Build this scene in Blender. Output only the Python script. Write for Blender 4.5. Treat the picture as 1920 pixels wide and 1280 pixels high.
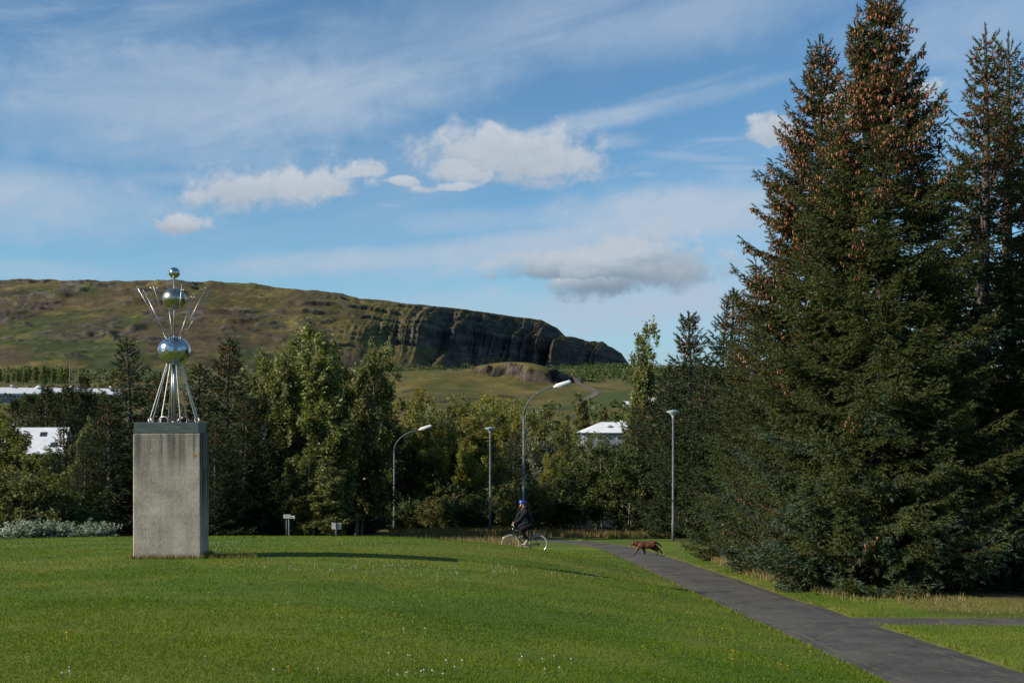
import bpy, math, random
import numpy as np
from mathutils import Vector, Matrix

# ------------------------------------------------------------------ scene, camera, sky, sun
for _o in list(bpy.data.objects):
    bpy.data.objects.remove(_o)
scene = bpy.context.scene
COL = scene.collection
rad = math.radians
FPX, HORIZON, EYE = 2133.0, 790.0, 1.6        # 40 mm lens, eye 1.6 m above the lawn

cam_data = bpy.data.cameras.new('camera')
cam = bpy.data.objects.new('camera', cam_data)
COL.objects.link(cam)
cam.location = (0, 0, EYE)
cam.rotation_euler = (rad(90), 0, 0)
cam_data.lens = 40.0
cam_data.sensor_width = 36.0
cam_data.shift_y = (HORIZON - 640.0) / 1920.0
cam_data.clip_start = 0.1
cam_data.clip_end = 12000
scene.camera = cam

SUN_EL, SUN_SIDE = rad(29), rad(21)           # from the left, a little behind the camera
to_sun = Vector((-math.cos(SUN_EL) * math.cos(SUN_SIDE), -math.cos(SUN_EL) * math.sin(SUN_SIDE), math.sin(SUN_EL)))
sun_data = bpy.data.lights.new('sun', 'SUN')
sun_data.energy = 5.0
sun_data.angle = rad(0.5)
sun_data.color = (1.0, 0.90, 0.75)
sun = bpy.data.objects.new('sun', sun_data)
COL.objects.link(sun)
sun.rotation_euler = to_sun.to_track_quat('Z', 'Y').to_euler()

scene.view_settings.view_transform = 'Standard'
scene.view_settings.look = 'None'
scene.view_settings.exposure = 0.30
scene.view_settings.gamma = 1.0
scene.view_settings.use_curve_mapping = False
scene.render.engine = 'CYCLES'
scene.cycles.use_denoising = True
scene.cycles.max_bounces = 6
scene.cycles.diffuse_bounces = 2
scene.cycles.glossy_bounces = 3
scene.cycles.transmission_bounces = 3
scene.cycles.transparent_max_bounces = 4


class NT:
    """small helper for writing node trees"""
    def __init__(self, tree):
        self.t = tree
        self.n = tree.nodes
        self.l = tree.links

    def node(self, typ, **kw):
        nd = self.n.new(typ)
        for k, v in kw.items():
            setattr(nd, k, v)
        return nd

    def put(self, sock, v):
        if isinstance(v, bpy.types.NodeSocket):
            self.l.new(v, sock)
        else:
            sock.default_value = v

    def math(self, op, a, b=None, c=None, clamp=False):
        nd = self.node('ShaderNodeMath', operation=op, use_clamp=clamp)
        self.put(nd.inputs[0], a)
        if b is not None:
            self.put(nd.inputs[1], b)
        if c is not None:
            self.put(nd.inputs[2], c)
        return nd.outputs[0]

    def smooth(self, x, a, b, lo=0.0, hi=1.0):
        nd = self.node('ShaderNodeMapRange', interpolation_type='SMOOTHSTEP')
        self.put(nd.inputs['Value'], x)
        self.put(nd.inputs['From Min'], a)
        self.put(nd.inputs['From Max'], b)
        self.put(nd.inputs['To Min'], lo)
        self.put(nd.inputs['To Max'], hi)
        return nd.outputs['Result']

    def mix(self, f, a, b, blend='MIX'):
        nd = self.node('ShaderNodeMix', data_type='RGBA', blend_type=blend)
        self.put(nd.inputs[0], f)
        self.put(nd.inputs[6], a if isinstance(a, bpy.types.NodeSocket) else (*a, 1)[:4])
        self.put(nd.inputs[7], b if isinstance(b, bpy.types.NodeSocket) else (*b, 1)[:4])
        return nd.outputs[2]

    def noise(self, vec, scale, detail=4.0, rough=0.55, dist=0.0, out='Fac', dims='3D'):
        nd = self.node('ShaderNodeTexNoise', noise_dimensions=dims)
        if vec is not None:
            self.put(nd.inputs['Vector'], vec)
        nd.inputs['Scale'].default_value = scale
        nd.inputs['Detail'].default_value = detail
        nd.inputs['Roughness'].default_value = rough
        nd.inputs['Distortion'].default_value = dist
        return nd.outputs[out]

    def vec(self, x, y, z=0.0):
        nd = self.node('ShaderNodeCombineXYZ')
        self.put(nd.inputs[0], x)
        self.put(nd.inputs[1], y)
        self.put(nd.inputs[2], z)
        return nd.outputs[0]

    def ramp(self, f, stops):
        nd = self.node('ShaderNodeValToRGB')
        self.put(nd.inputs[0], f)
        el = nd.color_ramp.elements
        while len(el) < len(stops):
            el.new(0.5)
        for e, (p, c) in zip(el, stops):
            e.position = p
            e.color = (*c, 1)
        return nd.outputs[0]


# ------------------------------------------------------------------ sky: Nishita air plus thin cloud sheets and small cumulus
world = bpy.data.worlds.new('World')
scene.world = world
world.use_nodes = True
w = NT(world.node_tree)
w.n.clear()
SKY_STRENGTH = 0.085
sky = w.node('ShaderNodeTexSky', sky_type='NISHITA')
sky.sun_disc = False
sky.sun_elevation = SUN_EL
sky.sun_rotation = math.atan2(to_sun.x, to_sun.y)
sky.altitude = 60
sky.air_density = 1.0
sky.dust_density = 0.15
sky.ozone_density = 1.2
wtc = w.node('ShaderNodeTexCoord').outputs['Generated']
wsep = w.node('ShaderNodeSeparateXYZ')
w.l.new(wtc, wsep.inputs[0])
dx, dy, dz = wsep.outputs
azi = w.math('ARCTAN2', dx, dy)
hyp = w.math('SQRT', w.math('ADD', w.math('MULTIPLY', dx, dx), w.math('ADD', w.math('MULTIPLY', dy, dy), 1e-6)))
tel = w.math('DIVIDE', dz, hyp)               # tangent of elevation
ca, sa = math.cos(rad(14)), math.sin(rad(14))
al = w.math('ADD', w.math('MULTIPLY', azi, ca), w.math('MULTIPLY', tel, sa))
ac = w.math('SUBTRACT', w.math('MULTIPLY', tel, ca), w.math('MULTIPLY', azi, sa))
# high cirrus everywhere, drawn out along the wind
streak = w.noise(w.vec(w.math('MULTIPLY', al, 2.2), w.math('MULTIPLY', ac, 9.0), 3.7), 1.6, 7, 0.62, 0.6)
veil = w.noise(w.vec(w.math('MULTIPLY', al, 1.3), w.math('MULTIPLY', ac, 4.0), 9.1), 1.3, 3, 0.5, 0.3)
fine = w.noise(w.vec(w.math('MULTIPLY', azi, 14.0), w.math('MULTIPLY', tel, 20.0), 1.3), 1.0, 8, 0.6, 0.2)
warp = w.noise(w.vec(azi, w.math('MULTIPLY', tel, 1.5), 2.0), 21.0, 4, 0.55, 0.5)
warp2 = w.noise(w.vec(azi, tel, 4.0), 60.0, 8, 0.66, 0.2)


def sky_at(px, py):
    a = math.atan((px - 960.0) / FPX)
    return a, (HORIZON - py) / FPX * math.cos(a)


# one soft-edged patch of cloud in azimuth and elevation, frayed by noise, as a reusable node group
_g = bpy.data.node_groups.new('cloud_patch', 'ShaderNodeTree')
_INS = ['azi', 'tel', 'warp', 'warp2', 'a0', 't0', 'ira', 'irt', 'cos', 'sin', 'lo', 'hi', 'n1', 'n2', 'squash']
for _n in _INS:
    _g.interface.new_socket(_n, in_out='INPUT', socket_type='NodeSocketFloat')
for _n in ('mask', 'height'):
    _g.interface.new_socket(_n, in_out='OUTPUT', socket_type='NodeSocketFloat')
gq = NT(_g)
_gi = gq.node('NodeGroupInput')
_go = gq.node('NodeGroupOutput')
I = {n_: _gi.outputs[i_] for i_, n_ in enumerate(_INS)}
_u = gq.math('SUBTRACT', I['azi'], I['a0'])
_v = gq.math('SUBTRACT', I['tel'], I['t0'])
_p = gq.math('MULTIPLY', gq.math('ADD', gq.math('MULTIPLY', _u, I['cos']), gq.math('MULTIPLY', _v, I['sin'])), I['ira'])
_q = gq.math('MULTIPLY', gq.math('SUBTRACT', gq.math('MULTIPLY', _v, I['cos']), gq.math('MULTIPLY', _u, I['sin'])), I['irt'])
_q = gq.math('MINIMUM', _q, gq.math('MULTIPLY', _q, I['squash']))
_d = gq.math('SQRT', gq.math('ADD', gq.math('MULTIPLY', _p, _p), gq.math('MULTIPLY', _q, _q)))
_d = gq.math('ADD', _d, gq.math('MULTIPLY', gq.math('SUBTRACT', 0.5, I['warp']), gq.math('MULTIPLY', I['n1'], 4.2)))
_d = gq.math('ADD', _d, gq.math('MULTIPLY', gq.math('SUBTRACT', 0.5, I['warp2']), gq.math('MULTIPLY', I['n2'], 3.2)))
gq.l.new(gq.smooth(_d, I['hi'], I['lo']), _go.inputs[0])
gq.l.new(_q, _go.inputs[1])


def blob(px, py, rx, ry, tilt=0.0, edge=0.6, n1=0.5, n2=0.6, flat_base=0):
    a0, t0 = sky_at(px, py)
    nd = w.node('ShaderNodeGroup', node_tree=_g)
    vals = [azi, tel, warp, warp2, a0, t0, FPX / rx, FPX / ry, math.cos(rad(tilt)), math.sin(rad(tilt)), 1.0 - edge * 0.5, 1.0 + edge * 0.5, n1, n2, 1.5 if flat_base else 1.0]
    for sck, val in zip(nd.inputs, vals):
        w.put(sck, val)
    return nd.outputs[0], nd.outputs[1]


def add(*v):
    r = v[0]
    for x in v[1:]:
        r = w.math('ADD', r, x)
    return r


cirrus = w.math('MULTIPLY', w.smooth(streak, 0.42, 0.76), w.smooth(veil, 0.38, 0.64))
sheets = w.math('MULTIPLY', cirrus, 0.62)
tex = w.math('MULTIPLY_ADD', streak, 2.3, -0.38, clamp=True)
for (px, py, rx, ry, tilt, amt) in [
        (330, 190, 320, 95, 4, 0.85), (640, 170, 290, 66, 12, 0.85), (250, 265, 330, 34, -4, 0.5), (900, 60, 360, 80, 14, 0.62), (1250, 40, 300, 60, 8, 0.55),
        (60, 378, 220, 52, -2, 0.95), (180, 385, 140, 30, -4, 0.7),
        (1210, 205, 200, 17, 11, 1.0), (1330, 180, 150, 12, 12, 0.7), (1270, 170, 120, 10, 14, 0.5), (1250, 405, 230, 52, 6, 1.2), (1060, 452, 300, 34, 9, 1.15), (880, 415, 160, 22, 2, 0.5), (1400, 405, 240, 55, 2, 0.9),
        (720, 488, 330, 22, 4, 0.8), (1000, 470, 260, 22, 7, 0.8), (1250, 565, 420, 44, 2, 1.1), (1050, 600, 340, 30, 0, 0.8), (1350, 500, 220, 34, 0, 0.8), (1880, 30, 250, 66, 6, 0.75), (1760, 75, 120, 26, 8, 0.5),
        (380, 335, 130, 15, 2, 0.40), (40, 505, 160, 16, 0, 0.5), (1300, 295, 90, 8, -6, 0.5), (1380, 315, 60, 6, -4, 0.5), (1350, 262, 50, 5, 0, 0.5), (1165, 265, 40, 12, 0, 0.8), (1210, 327, 26, 6, 0, 0.5), (730, 385, 26, 5, 0, 0.4)]:
    m, _q = blob(px, py, rx, ry, tilt, 1.5, 0.30, 0.18)
    sheets = w.math('MAXIMUM', sheets, w.math('MULTIPLY', w.math('MULTIPLY', m, tex), amt, clamp=True))
low = w.math('MULTIPLY', w.smooth(tel, 0.13, 0.02), w.smooth(veil, 0.3, 0.62))
sheets = w.math('MAXIMUM', sheets, w.math('MULTIPLY', low, 0.45))
cum = None
shade = None
for (px, py, rx, ry, tilt, dark, n1, n2) in [
        (965, 298, 165, 60, -4, 0.30, 0.40, 0.42), (870, 320, 80, 34, 4, 0.2, 0.55, 0.5), (845, 352, 55, 10, 6, 0.2, 0.6, 0.6), (920, 260, 40, 26, 0, 0.05, 0.7, 0.6),
        (480, 362, 110, 42, 3, 0.30, 0.5, 0.5), (580, 352, 90, 36, 8, 0.22, 0.6, 0.55), (665, 322, 65, 22, 16, 0.15, 0.8, 0.7),
        (1175, 505, 165, 60, 2, 0.9, 0.45, 0.5), (1075, 500, 120, 34, 3, 0.9, 0.55, 0.55), (1130, 532, 120, 38, 6, 1.0, 0.5, 0.55),
        (336, 424, 40, 15, 0, 0.5, 0.9, 0.8), (762, 340, 24, 9, 0, 0.3, 1.0, 1.0), 
        (1462, 245, 46, 24, 0, 0.3, 0.7, 0.7), (1640, 200, 90, 50, 10, 0.1, 0.6, 0.6),
        (-520, 330, 170, 50, 3, 0.4, 0.6, 0.6), (2350, 380, 190, 60, 3, 0.4, 0.6, 0.6), (2900, 300, 160, 60, 0, 0.5, 0.6, 0.6),
        (-1400, 360, 200, 60, 0, 0.4, 0.6, 0.6)]:
    m, q = blob(px, py, rx, ry, tilt, 0.80, n1, n2 * 0.78, 1)
    under = w.smooth(w.math('ADD', q, w.math('MULTIPLY', w.math('SUBTRACT', warp, 0.5), 2.5)), 0.9, -0.9, 0.15 * dark, dark)
    if cum is None:
        cum, shade = m, under
    else:
        sel = w.math('GREATER_THAN', m, cum)
        shade = add(w.math('MULTIPLY', under, sel), w.math('MULTIPLY', shade, w.math('SUBTRACT', 1.0, sel)))
        cum = w.math('MAXIMUM', cum, m)
puff = w.math('MULTIPLY_ADD', warp2, 0.9, 0.52)
cloud_lit = w.mix(shade, (5.5, 5.9, 6.5), (1.9, 2.55, 3.3))
cloud_lit = w.mix(1.0, cloud_lit, w.mix(0.35, (1, 1, 1), puff), 'MULTIPLY')
air = w.mix(1.0, sky.outputs[0], (0.68, 1.0, 1.18), 'MULTIPLY')
air = w.mix(w.smooth(tel, 0.15, 0.0, 0.0, 0.9), air, (3.3, 4.9, 6.3))
col = w.mix(sheets, air, (4.15, 5.15, 6.35))
col = w.mix(w.math('MULTIPLY', cum, 0.88), col, cloud_lit)
bg = w.node('ShaderNodeBackground')
bg.inputs['Strength'].default_value = SKY_STRENGTH
w.l.new(col, bg.inputs['Color'])
wout = w.node('ShaderNodeOutputWorld')
w.l.new(bg.outputs[0], wout.inputs['Surface'])
world.cycles.sampling_method = 'MANUAL'
world.cycles.sample_map_resolution = 512

# ------------------------------------------------------------------ helpers
def at(px, py, Y):
    """point in the place seen at a photograph pixel, at depth Y"""
    return Vector(((px - 960.0) / FPX * Y, Y, EYE + (HORIZON - py) / FPX * Y))


def link(o, parent=None):
    COL.objects.link(o)
    if parent is not None:
        o.parent = parent
    return o


def tag(o, label=None, cat=None, group=None, kind=None):
    for k, v in (('label', label), ('category', cat), ('group', group), ('kind', kind)):
        if v:
            o[k] = v
    return o


def empty(name, loc, rz=0.0, label=None, cat=None, group=None):
    o = bpy.data.objects.new(name, None)
    o.empty_display_size = 0.2
    o.location = loc
    o.rotation_euler = (0, 0, rz)
    link(o)
    return tag(o, label, cat, group)


def mesh_np(name, V, F, mats, mi=None, attrs=None, smooth=False):
    """mesh from numpy arrays: V (n,3), F (m,3) or (m,4) or list of both"""
    me = bpy.data.meshes.new(name)
    Fs = F if isinstance(F, list) else [F]
    Fs = [np.asarray(f, dtype=np.int32) for f in Fs if len(f)]
    V = np.asarray(V, dtype=np.float32)
    me.vertices.add(len(V))
    me.vertices.foreach_set('co', V.ravel())
    loops = np.concatenate([f.ravel() for f in Fs])
    sizes = np.concatenate([np.full(len(f), f.shape[1], dtype=np.int32) for f in Fs])
    starts = np.concatenate([[0], np.cumsum(sizes)[:-1]]).astype(np.int32)
    me.loops.add(len(loops))
    me.loops.foreach_set('vertex_index', loops)
    me.polygons.add(len(sizes))
    me.polygons.foreach_set('loop_start', starts)
    me.polygons.foreach_set('loop_total', sizes)
    if mi is not None:
        me.polygons.foreach_set('material_index', np.asarray(mi, dtype=np.int32))
    if smooth:
        me.polygons.foreach_set('use_smooth', np.ones(len(sizes), dtype=bool))
    for m in (mats if isinstance(mats, (list, tuple)) else [mats]):
        me.materials.append(m)
    for k, a in (attrs or {}).items():
        a = np.asarray(a, dtype=np.float32)
        if a.ndim == 1:
            at_ = me.attributes.new(k, 'FLOAT', 'POINT')
            at_.data.foreach_set('value', a)
        else:
            at_ = me.attributes.new(k, 'FLOAT_COLOR', 'POINT')
            at_.data.foreach_set('color', np.concatenate([a, np.ones((len(a), 1), np.float32)], 1).ravel())
    me.update(calc_edges=True)
    return me


class MB:
    """collects simple shapes into one mesh"""
    def __init__(self):
        self.v, self.f, self.m, self.s = [], [], [], []

    def _add(self, vs, fs, mat=0, smooth=False):
        b = len(self.v)
        self.v += [tuple(p) for p in vs]
        self.f += [tuple(i + b for i in f) for f in fs]
        self.m += [mat] * len(fs)
        self.s += [smooth] * len(fs)
        return self

    def box(self, c, s, mat=0, rz=0.0, bevel=0.0):
        x, y, z = s[0] / 2, s[1] / 2, s[2] / 2
        if bevel <= 0:
            vs = [(-x, -y, -z), (x, -y, -z), (x, y, -z), (-x, y, -z), (-x, -y, z), (x, -y, z), (x, y, z), (-x, y, z)]
            fs = [(0, 3, 2, 1), (4, 5, 6, 7), (0, 1, 5, 4), (1, 2, 6, 5), (2, 3, 7, 6), (3, 0, 4, 7)]
        else:
            b = bevel
            vs, fs = [], []
            ring = lambda xx, yy, bb: [(-xx + bb, -yy), (xx - bb, -yy), (xx, -yy + bb), (xx, yy - bb), (xx - bb, yy), (-xx + bb, yy), (-xx, yy - bb), (-xx, -yy + bb)]
            for zz, ins in ((-z, b), (-z + b, 0), (z - b, 0), (z, b)):
                vs += [(p[0], p[1], zz) for p in ring(x - ins, y - ins, max(b - ins * 0.5, b * 0.5))]
            for k in range(3):
                for i in range(8):
                    j = (i + 1) % 8
                    fs.append((k * 8 + i, k * 8 + j, k * 8 + 8 + j, k * 8 + 8 + i))
            fs.append(tuple(reversed(range(8))))
            fs.append(tuple(range(24, 32)))
        cr, sr = math.cos(rz), math.sin(rz)
        vs = [(c[0] + p[0] * cr - p[1] * sr, c[1] + p[0] * sr + p[1] * cr, c[2] + p[2]) for p in vs]
        return self._add(vs, fs, mat)

    def tube(self, pts, radii, n=8, mat=0, caps=True, smooth=True, flat=None):
        pts = [Vector(p) for p in pts]
        if not isinstance(radii, (list, tuple)):
            radii = [radii] * len(pts)
        vs, fs = [], []
        ref = None
        for i, p in enumerate(pts):
            a = pts[max(i - 1, 0)]
            b = pts[min(i + 1, len(pts) - 1)]
            d = (b - a).normalized()
            if ref is None:
                ref = Vector((0, 0, 1)) if abs(d.z) < 0.9 else Vector((1, 0, 0))
            u = (ref - d * ref.dot(d))
            if u.length < 1e-5:
                u = d.orthogonal()
            u.normalize()
            ref = u
            vv = d.cross(u)
            r = radii[i]
            for k in range(n):
                t = 2 * math.pi * k / n
                q = p + u * (math.cos(t) * r) + vv * (math.sin(t) * r * (flat or 1.0))
                vs.append(q)
        for i in range(len(pts) - 1):
            for k in range(n):
                j = (k + 1) % n
                fs.append((i * n + k, i * n + j, (i + 1) * n + j, (i + 1) * n + k))
        if caps:
            fs.append(tuple(reversed(range(n))))
            fs.append(tuple(range((len(pts) - 1) * n, len(pts) * n)))
        return self._add(vs, fs, mat, smooth)

    def lathe(self, prof, c=(0, 0, 0), n=24, mat=0, smooth=True):
        """prof: (r, z) pairs from bottom to top"""
        vs, fs = [], []
        for r, z in prof:
            for k in range(n):
                t = 2 * math.pi * k / n
                vs.append((c[0] + r * math.cos(t), c[1] + r * math.sin(t), c[2] + z))
        for i in range(len(prof) - 1):
            for k in range(n):
                j = (k + 1) % n
                fs.append((i * n + k, i * n + j, (i + 1) * n + j, (i + 1) * n + k))
        fs.append(tuple(reversed(range(n))))
        fs.append(tuple(range((len(prof) - 1) * n, len(prof) * n)))
        return self._add(vs, fs, mat, smooth)

    def ball(self, c, r, n=24, m=14, mat=0, smooth=True):
        r = r if isinstance(r, (tuple, list)) else (r, r, r)
        vs, fs = [(c[0], c[1], c[2] - r[2])], []
        for i in range(1, m):
            ph = -math.pi / 2 + math.pi * i / m
            for k in range(n):
                t = 2 * math.pi * k / n
                vs.append((c[0] + r[0] * math.cos(ph) * math.cos(t), c[1] + r[1] * math.cos(ph) * math.sin(t), c[2] + r[2] * math.sin(ph)))
        vs.append((c[0], c[1], c[2] + r[2]))
        top = len(vs) - 1
        for k in range(n):
            fs.append((0, 1 + (k + 1) % n, 1 + k))
            fs.append((top, 1 + (m - 2) * n + k, 1 + (m - 2) * n + (k + 1) % n))
        for i in range(m - 2):
            for k in range(n):
                j = (k + 1) % n
                fs.append((1 + i * n + k, 1 + i * n + j, 1 + (i + 1) * n + j, 1 + (i + 1) * n + k))
        return self._add(vs, fs, mat, smooth)

    def poly(self, pts, mat=0):
        return self._add(pts, [tuple(range(len(pts)))], mat)

    def mesh(self, name, mats):
        me = bpy.data.meshes.new(name)
        me.from_pydata(self.v, [], self.f)
        for m in (mats if isinstance(mats, (list, tuple)) else [mats]):
            me.materials.append(m)
        me.polygons.foreach_set('material_index', self.m)
        me.polygons.foreach_set('use_smooth', self.s)
        me.update()
        return me

    def build(self, name, mats, parent=None, loc=None):
        o = bpy.data.objects.new(name, self.mesh(name, mats))
        if loc is not None:
            o.location = loc
        return link(o, parent)


def obj_np(name, me, parent=None):
    return link(bpy.data.objects.new(name, me), parent)


# value noise for terrain
def _hash(ix, iy, seed):
    h = (ix.astype(np.int64) * 374761393 + iy.astype(np.int64) * 668265263 + seed * 982451653) & 0xFFFFFFFF
    h = ((h ^ (h >> 13)) * 1274126177) & 0xFFFFFFFF
    h = h ^ (h >> 16)
    return (h & 0xFFFFFF) / float(0xFFFFFF)


def vnoise(x, y, seed=0):
    x, y = np.broadcast_arrays(np.asarray(x, float), np.asarray(y, float))
    ix, iy = np.floor(x), np.floor(y)
    fx, fy = x - ix, y - iy
    fx = fx * fx * fx * (fx * (fx * 6 - 15) + 10)
    fy = fy * fy * fy * (fy * (fy * 6 - 15) + 10)
    a, b = _hash(ix, iy, seed), _hash(ix + 1, iy, seed)
    c, d = _hash(ix, iy + 1, seed), _hash(ix + 1, iy + 1, seed)
    return (a * (1 - fx) + b * fx) * (1 - fy) + (c * (1 - fx) + d * fx) * fy


def fbm(x, y, octv=5, seed=0, gain=0.5):
    s, amp, tot = 0.0, 1.0, 0.0
    for i in range(octv):
        s = s + amp * vnoise(np.asarray(x) * 2 ** i + 17.3 * i, np.asarray(y) * 2 ** i - 9.1 * i, seed + i * 7)
        tot += amp
        amp *= gain
    return s / tot


def sstep(a, b, x):
    t = np.clip((np.asarray(x, float) - a) / (b - a), 0, 1)
    return t * t * (3 - 2 * t)


def lerp(a, b, t):
    return a + (b - a) * t


def col3(c):
    return np.array(c, dtype=float)


# ------------------------------------------------------------------ materials
def new_mat(name):
    m = bpy.data.materials.new(name)
    m.use_nodes = True
    nt = NT(m.node_tree)
    nt.n.clear()
    out = nt.node('ShaderNodeOutputMaterial')
    return m, nt, out


def bsdf(nt, out, color, rough=0.8, metal=0.0, spec=0.3, normal=None):
    b = nt.node('ShaderNodeBsdfPrincipled')
    nt.put(b.inputs['Base Color'], color if isinstance(color, bpy.types.NodeSocket) else (*color, 1)[:4])
    nt.put(b.inputs['Roughness'], rough)
    b.inputs['Metallic'].default_value = metal
    b.inputs['Specular IOR Level'].default_value = spec
    if normal is not None:
        nt.l.new(normal, b.inputs['Normal'])
    nt.l.new(b.outputs[0], out.inputs['Surface'])
    return b


def bump(nt, h, strength=0.3, dist=0.02):
    b = nt.node('ShaderNodeBump')
    b.inputs['Strength'].default_value = strength
    b.inputs['Distance'].default_value = dist
    nt.l.new(h, b.inputs['Height'])
    return b.outputs[0]


def simple_mat(name, color, rough=0.6, metal=0.0, spec=0.3, vary=0.12, scale=12.0, bmp=0.0):
    m, nt, out = new_mat(name)
    tc = nt.node('ShaderNodeTexCoord').outputs['Object']
    n = nt.noise(tc, scale, 5, 0.6)
    d = tuple(c * (1 - vary * 1.6) for c in color)
    u = tuple(min(1, c * (1 + vary)) for c in color)
    c = nt.ramp(n, [(0.3, d), (0.7, u)])
    r = nt.math('MULTIPLY_ADD', n, 0.2, rough - 0.1)
    bsdf(nt, out, c, r, metal, spec, bump(nt, n, bmp, 0.01) if bmp else None)
    return m


def foliage_mat(name, stops, trans=0.25, rough=0.6, spec=0.25, tcol=None):
    """leaf colour from the per-clump tint, a little light passing through"""
    m, nt, out = new_mat(name)
    at_ = nt.node('ShaderNodeAttribute', attribute_name='tint')
    c = nt.ramp(at_.outputs['Fac'], stops)
    oi = nt.node('ShaderNodeObjectInfo')
    hsv = nt.node('ShaderNodeHueSaturation')
    nt.put(hsv.inputs['Hue'], nt.math('MULTIPLY_ADD', oi.outputs['Random'], 0.02, 0.49))
    nt.put(hsv.inputs['Value'], nt.math('MULTIPLY_ADD', oi.outputs['Random'], 0.30, 0.85))
    nt.l.new(c, hsv.inputs['Color'])
    b = nt.node('ShaderNodeBsdfPrincipled')
    nt.l.new(hsv.outputs[0], b.inputs['Base Color'])
    b.inputs['Roughness'].default_value = rough
    b.inputs['Specular IOR Level'].default_value = spec
    if trans > 0:
        t = nt.node('ShaderNodeBsdfTranslucent')
        tc_ = nt.mix(1.0, hsv.outputs[0], (1.2, 1.25, 0.6), 'MULTIPLY')
        nt.l.new(tc_, t.inputs['Color'])
        mx = nt.node('ShaderNodeMixShader')
        mx.inputs[0].default_value = trans
        nt.l.new(b.outputs[0], mx.inputs[1])
        nt.l.new(t.outputs[0], mx.inputs[2])
        nt.l.new(mx.outputs[0], out.inputs['Surface'])
    else:
        nt.l.new(b.outputs[0], out.inputs['Surface'])
    return m


def bark_mat(name, c1, c2):
    m, nt, out = new_mat(name)
    tc = nt.node('ShaderNodeTexCoord').outputs['Object']
    mp = nt.node('ShaderNodeMapping')
    mp.inputs['Scale'].default_value = (1, 1, 0.35)
    nt.l.new(tc, mp.inputs['Vector'])
    n = nt.noise(mp.outputs[0], 9, 6, 0.65, 0.4)
    bsdf(nt, out, nt.ramp(n, [(0.3, c1), (0.7, c2)]), 0.9, 0, 0.2, bump(nt, n, 0.7, 0.03))
    return m


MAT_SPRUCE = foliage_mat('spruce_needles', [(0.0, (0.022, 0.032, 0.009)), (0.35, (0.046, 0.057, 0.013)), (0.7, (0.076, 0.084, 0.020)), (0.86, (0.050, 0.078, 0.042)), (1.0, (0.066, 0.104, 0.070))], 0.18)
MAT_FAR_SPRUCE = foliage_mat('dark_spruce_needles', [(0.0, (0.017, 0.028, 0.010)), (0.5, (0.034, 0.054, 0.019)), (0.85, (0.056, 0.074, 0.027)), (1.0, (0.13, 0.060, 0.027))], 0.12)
MAT_POPLAR = foliage_mat('poplar_leaves', [(0.0, (0.055, 0.068, 0.016)), (0.45, (0.135, 0.148, 0.040)), (0.75, (0.22, 0.225, 0.090)), (1.0, (0.46, 0.46, 0.29))], 0.38, 0.5)
MAT_OLIVE = foliage_mat('olive_leaves', [(0.0, (0.095, 0.098, 0.018)), (0.5, (0.215, 0.208, 0.046)), (1.0, (0.38, 0.33, 0.095))], 0.45)
MAT_BUSH = foliage_mat('bush_leaves', [(0.0, (0.052, 0.058, 0.014)), (0.5, (0.115, 0.118, 0.032)), (1.0, (0.20, 0.175, 0.055))], 0.28)
MAT_GREEN_LEAF = foliage_mat('rowan_leaves', [(0.0, (0.030, 0.050, 0.012)), (0.5, (0.070, 0.095, 0.024)), (0.93, (0.115, 0.130, 0.034)), (1.0, (0.20, 0.065, 0.025))], 0.28)
MAT_WILLOW = foliage_mat('willow_leaves', [(0.0, (0.07, 0.088, 0.05)), (0.5, (0.14, 0.165, 0.105)), (1.0, (0.22, 0.24, 0.16))], 0.2)
MAT_SILVER = foliage_mat('silver_leaves', [(0.0, (0.10, 0.15, 0.06)), (0.4, (0.20, 0.25, 0.15)), (0.6, (0.42, 0.45, 0.38)), (1.0, (0.62, 0.64, 0.58))], 0.15)
MAT_CONE = foliage_mat('spruce_cones', [(0.0, (0.16, 0.052, 0.032)), (0.6, (0.26, 0.092, 0.052)), (1.0, (0.33, 0.150, 0.074))], 0.0, 0.7)
MAT_BARK = bark_mat('spruce_bark', (0.055, 0.045, 0.038), (0.15, 0.13, 0.115))
MAT_PALE_BARK = bark_mat('poplar_bark', (0.10, 0.085, 0.06), (0.30, 0.27, 0.21))
MAT_TWIG = bark_mat('twig_bark', (0.035, 0.028, 0.021), (0.085, 0.068, 0.05))


def terrain_mat(name, fine=1.0, bump_d=0.02, rough=0.95, bstr=0.5, lo=0.62, hi=1.38):
    """ground colour from the 'ground_colour' attribute, broken up at three scales"""
    m, nt, out = new_mat(name)
    at_ = nt.node('ShaderNodeAttribute', attribute_name='ground_colour')
    g = nt.node('ShaderNodeNewGeometry').outputs['Position']
    n1 = nt.noise(g, 0.9 * fine, 6, 0.65)
    n2 = nt.noise(g, 14.0 * fine, 5, 0.7)
    n3 = nt.noise(g, 90.0 * fine, 3, 0.7)
    f = nt.math('ADD', nt.math('MULTIPLY', n1, 0.5), nt.math('ADD', nt.math('MULTIPLY', n2, 0.6), nt.math('MULTIPLY', n3, 0.5)))
    v = nt.smooth(f, 0.55, 1.05, lo, hi)
    c = nt.mix(1.0, at_.outputs['Color'], nt.vec(nt.math('POWER', v, 1.15), v, v), 'MULTIPLY')
    h = nt.math('ADD', nt.math('MULTIPLY', n2, 1.0), nt.math('MULTIPLY', n3, 0.35))
    bsdf(nt, out, c, rough, 0, 0.15, bump(nt, h, bstr, bump_d))
    return m

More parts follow.
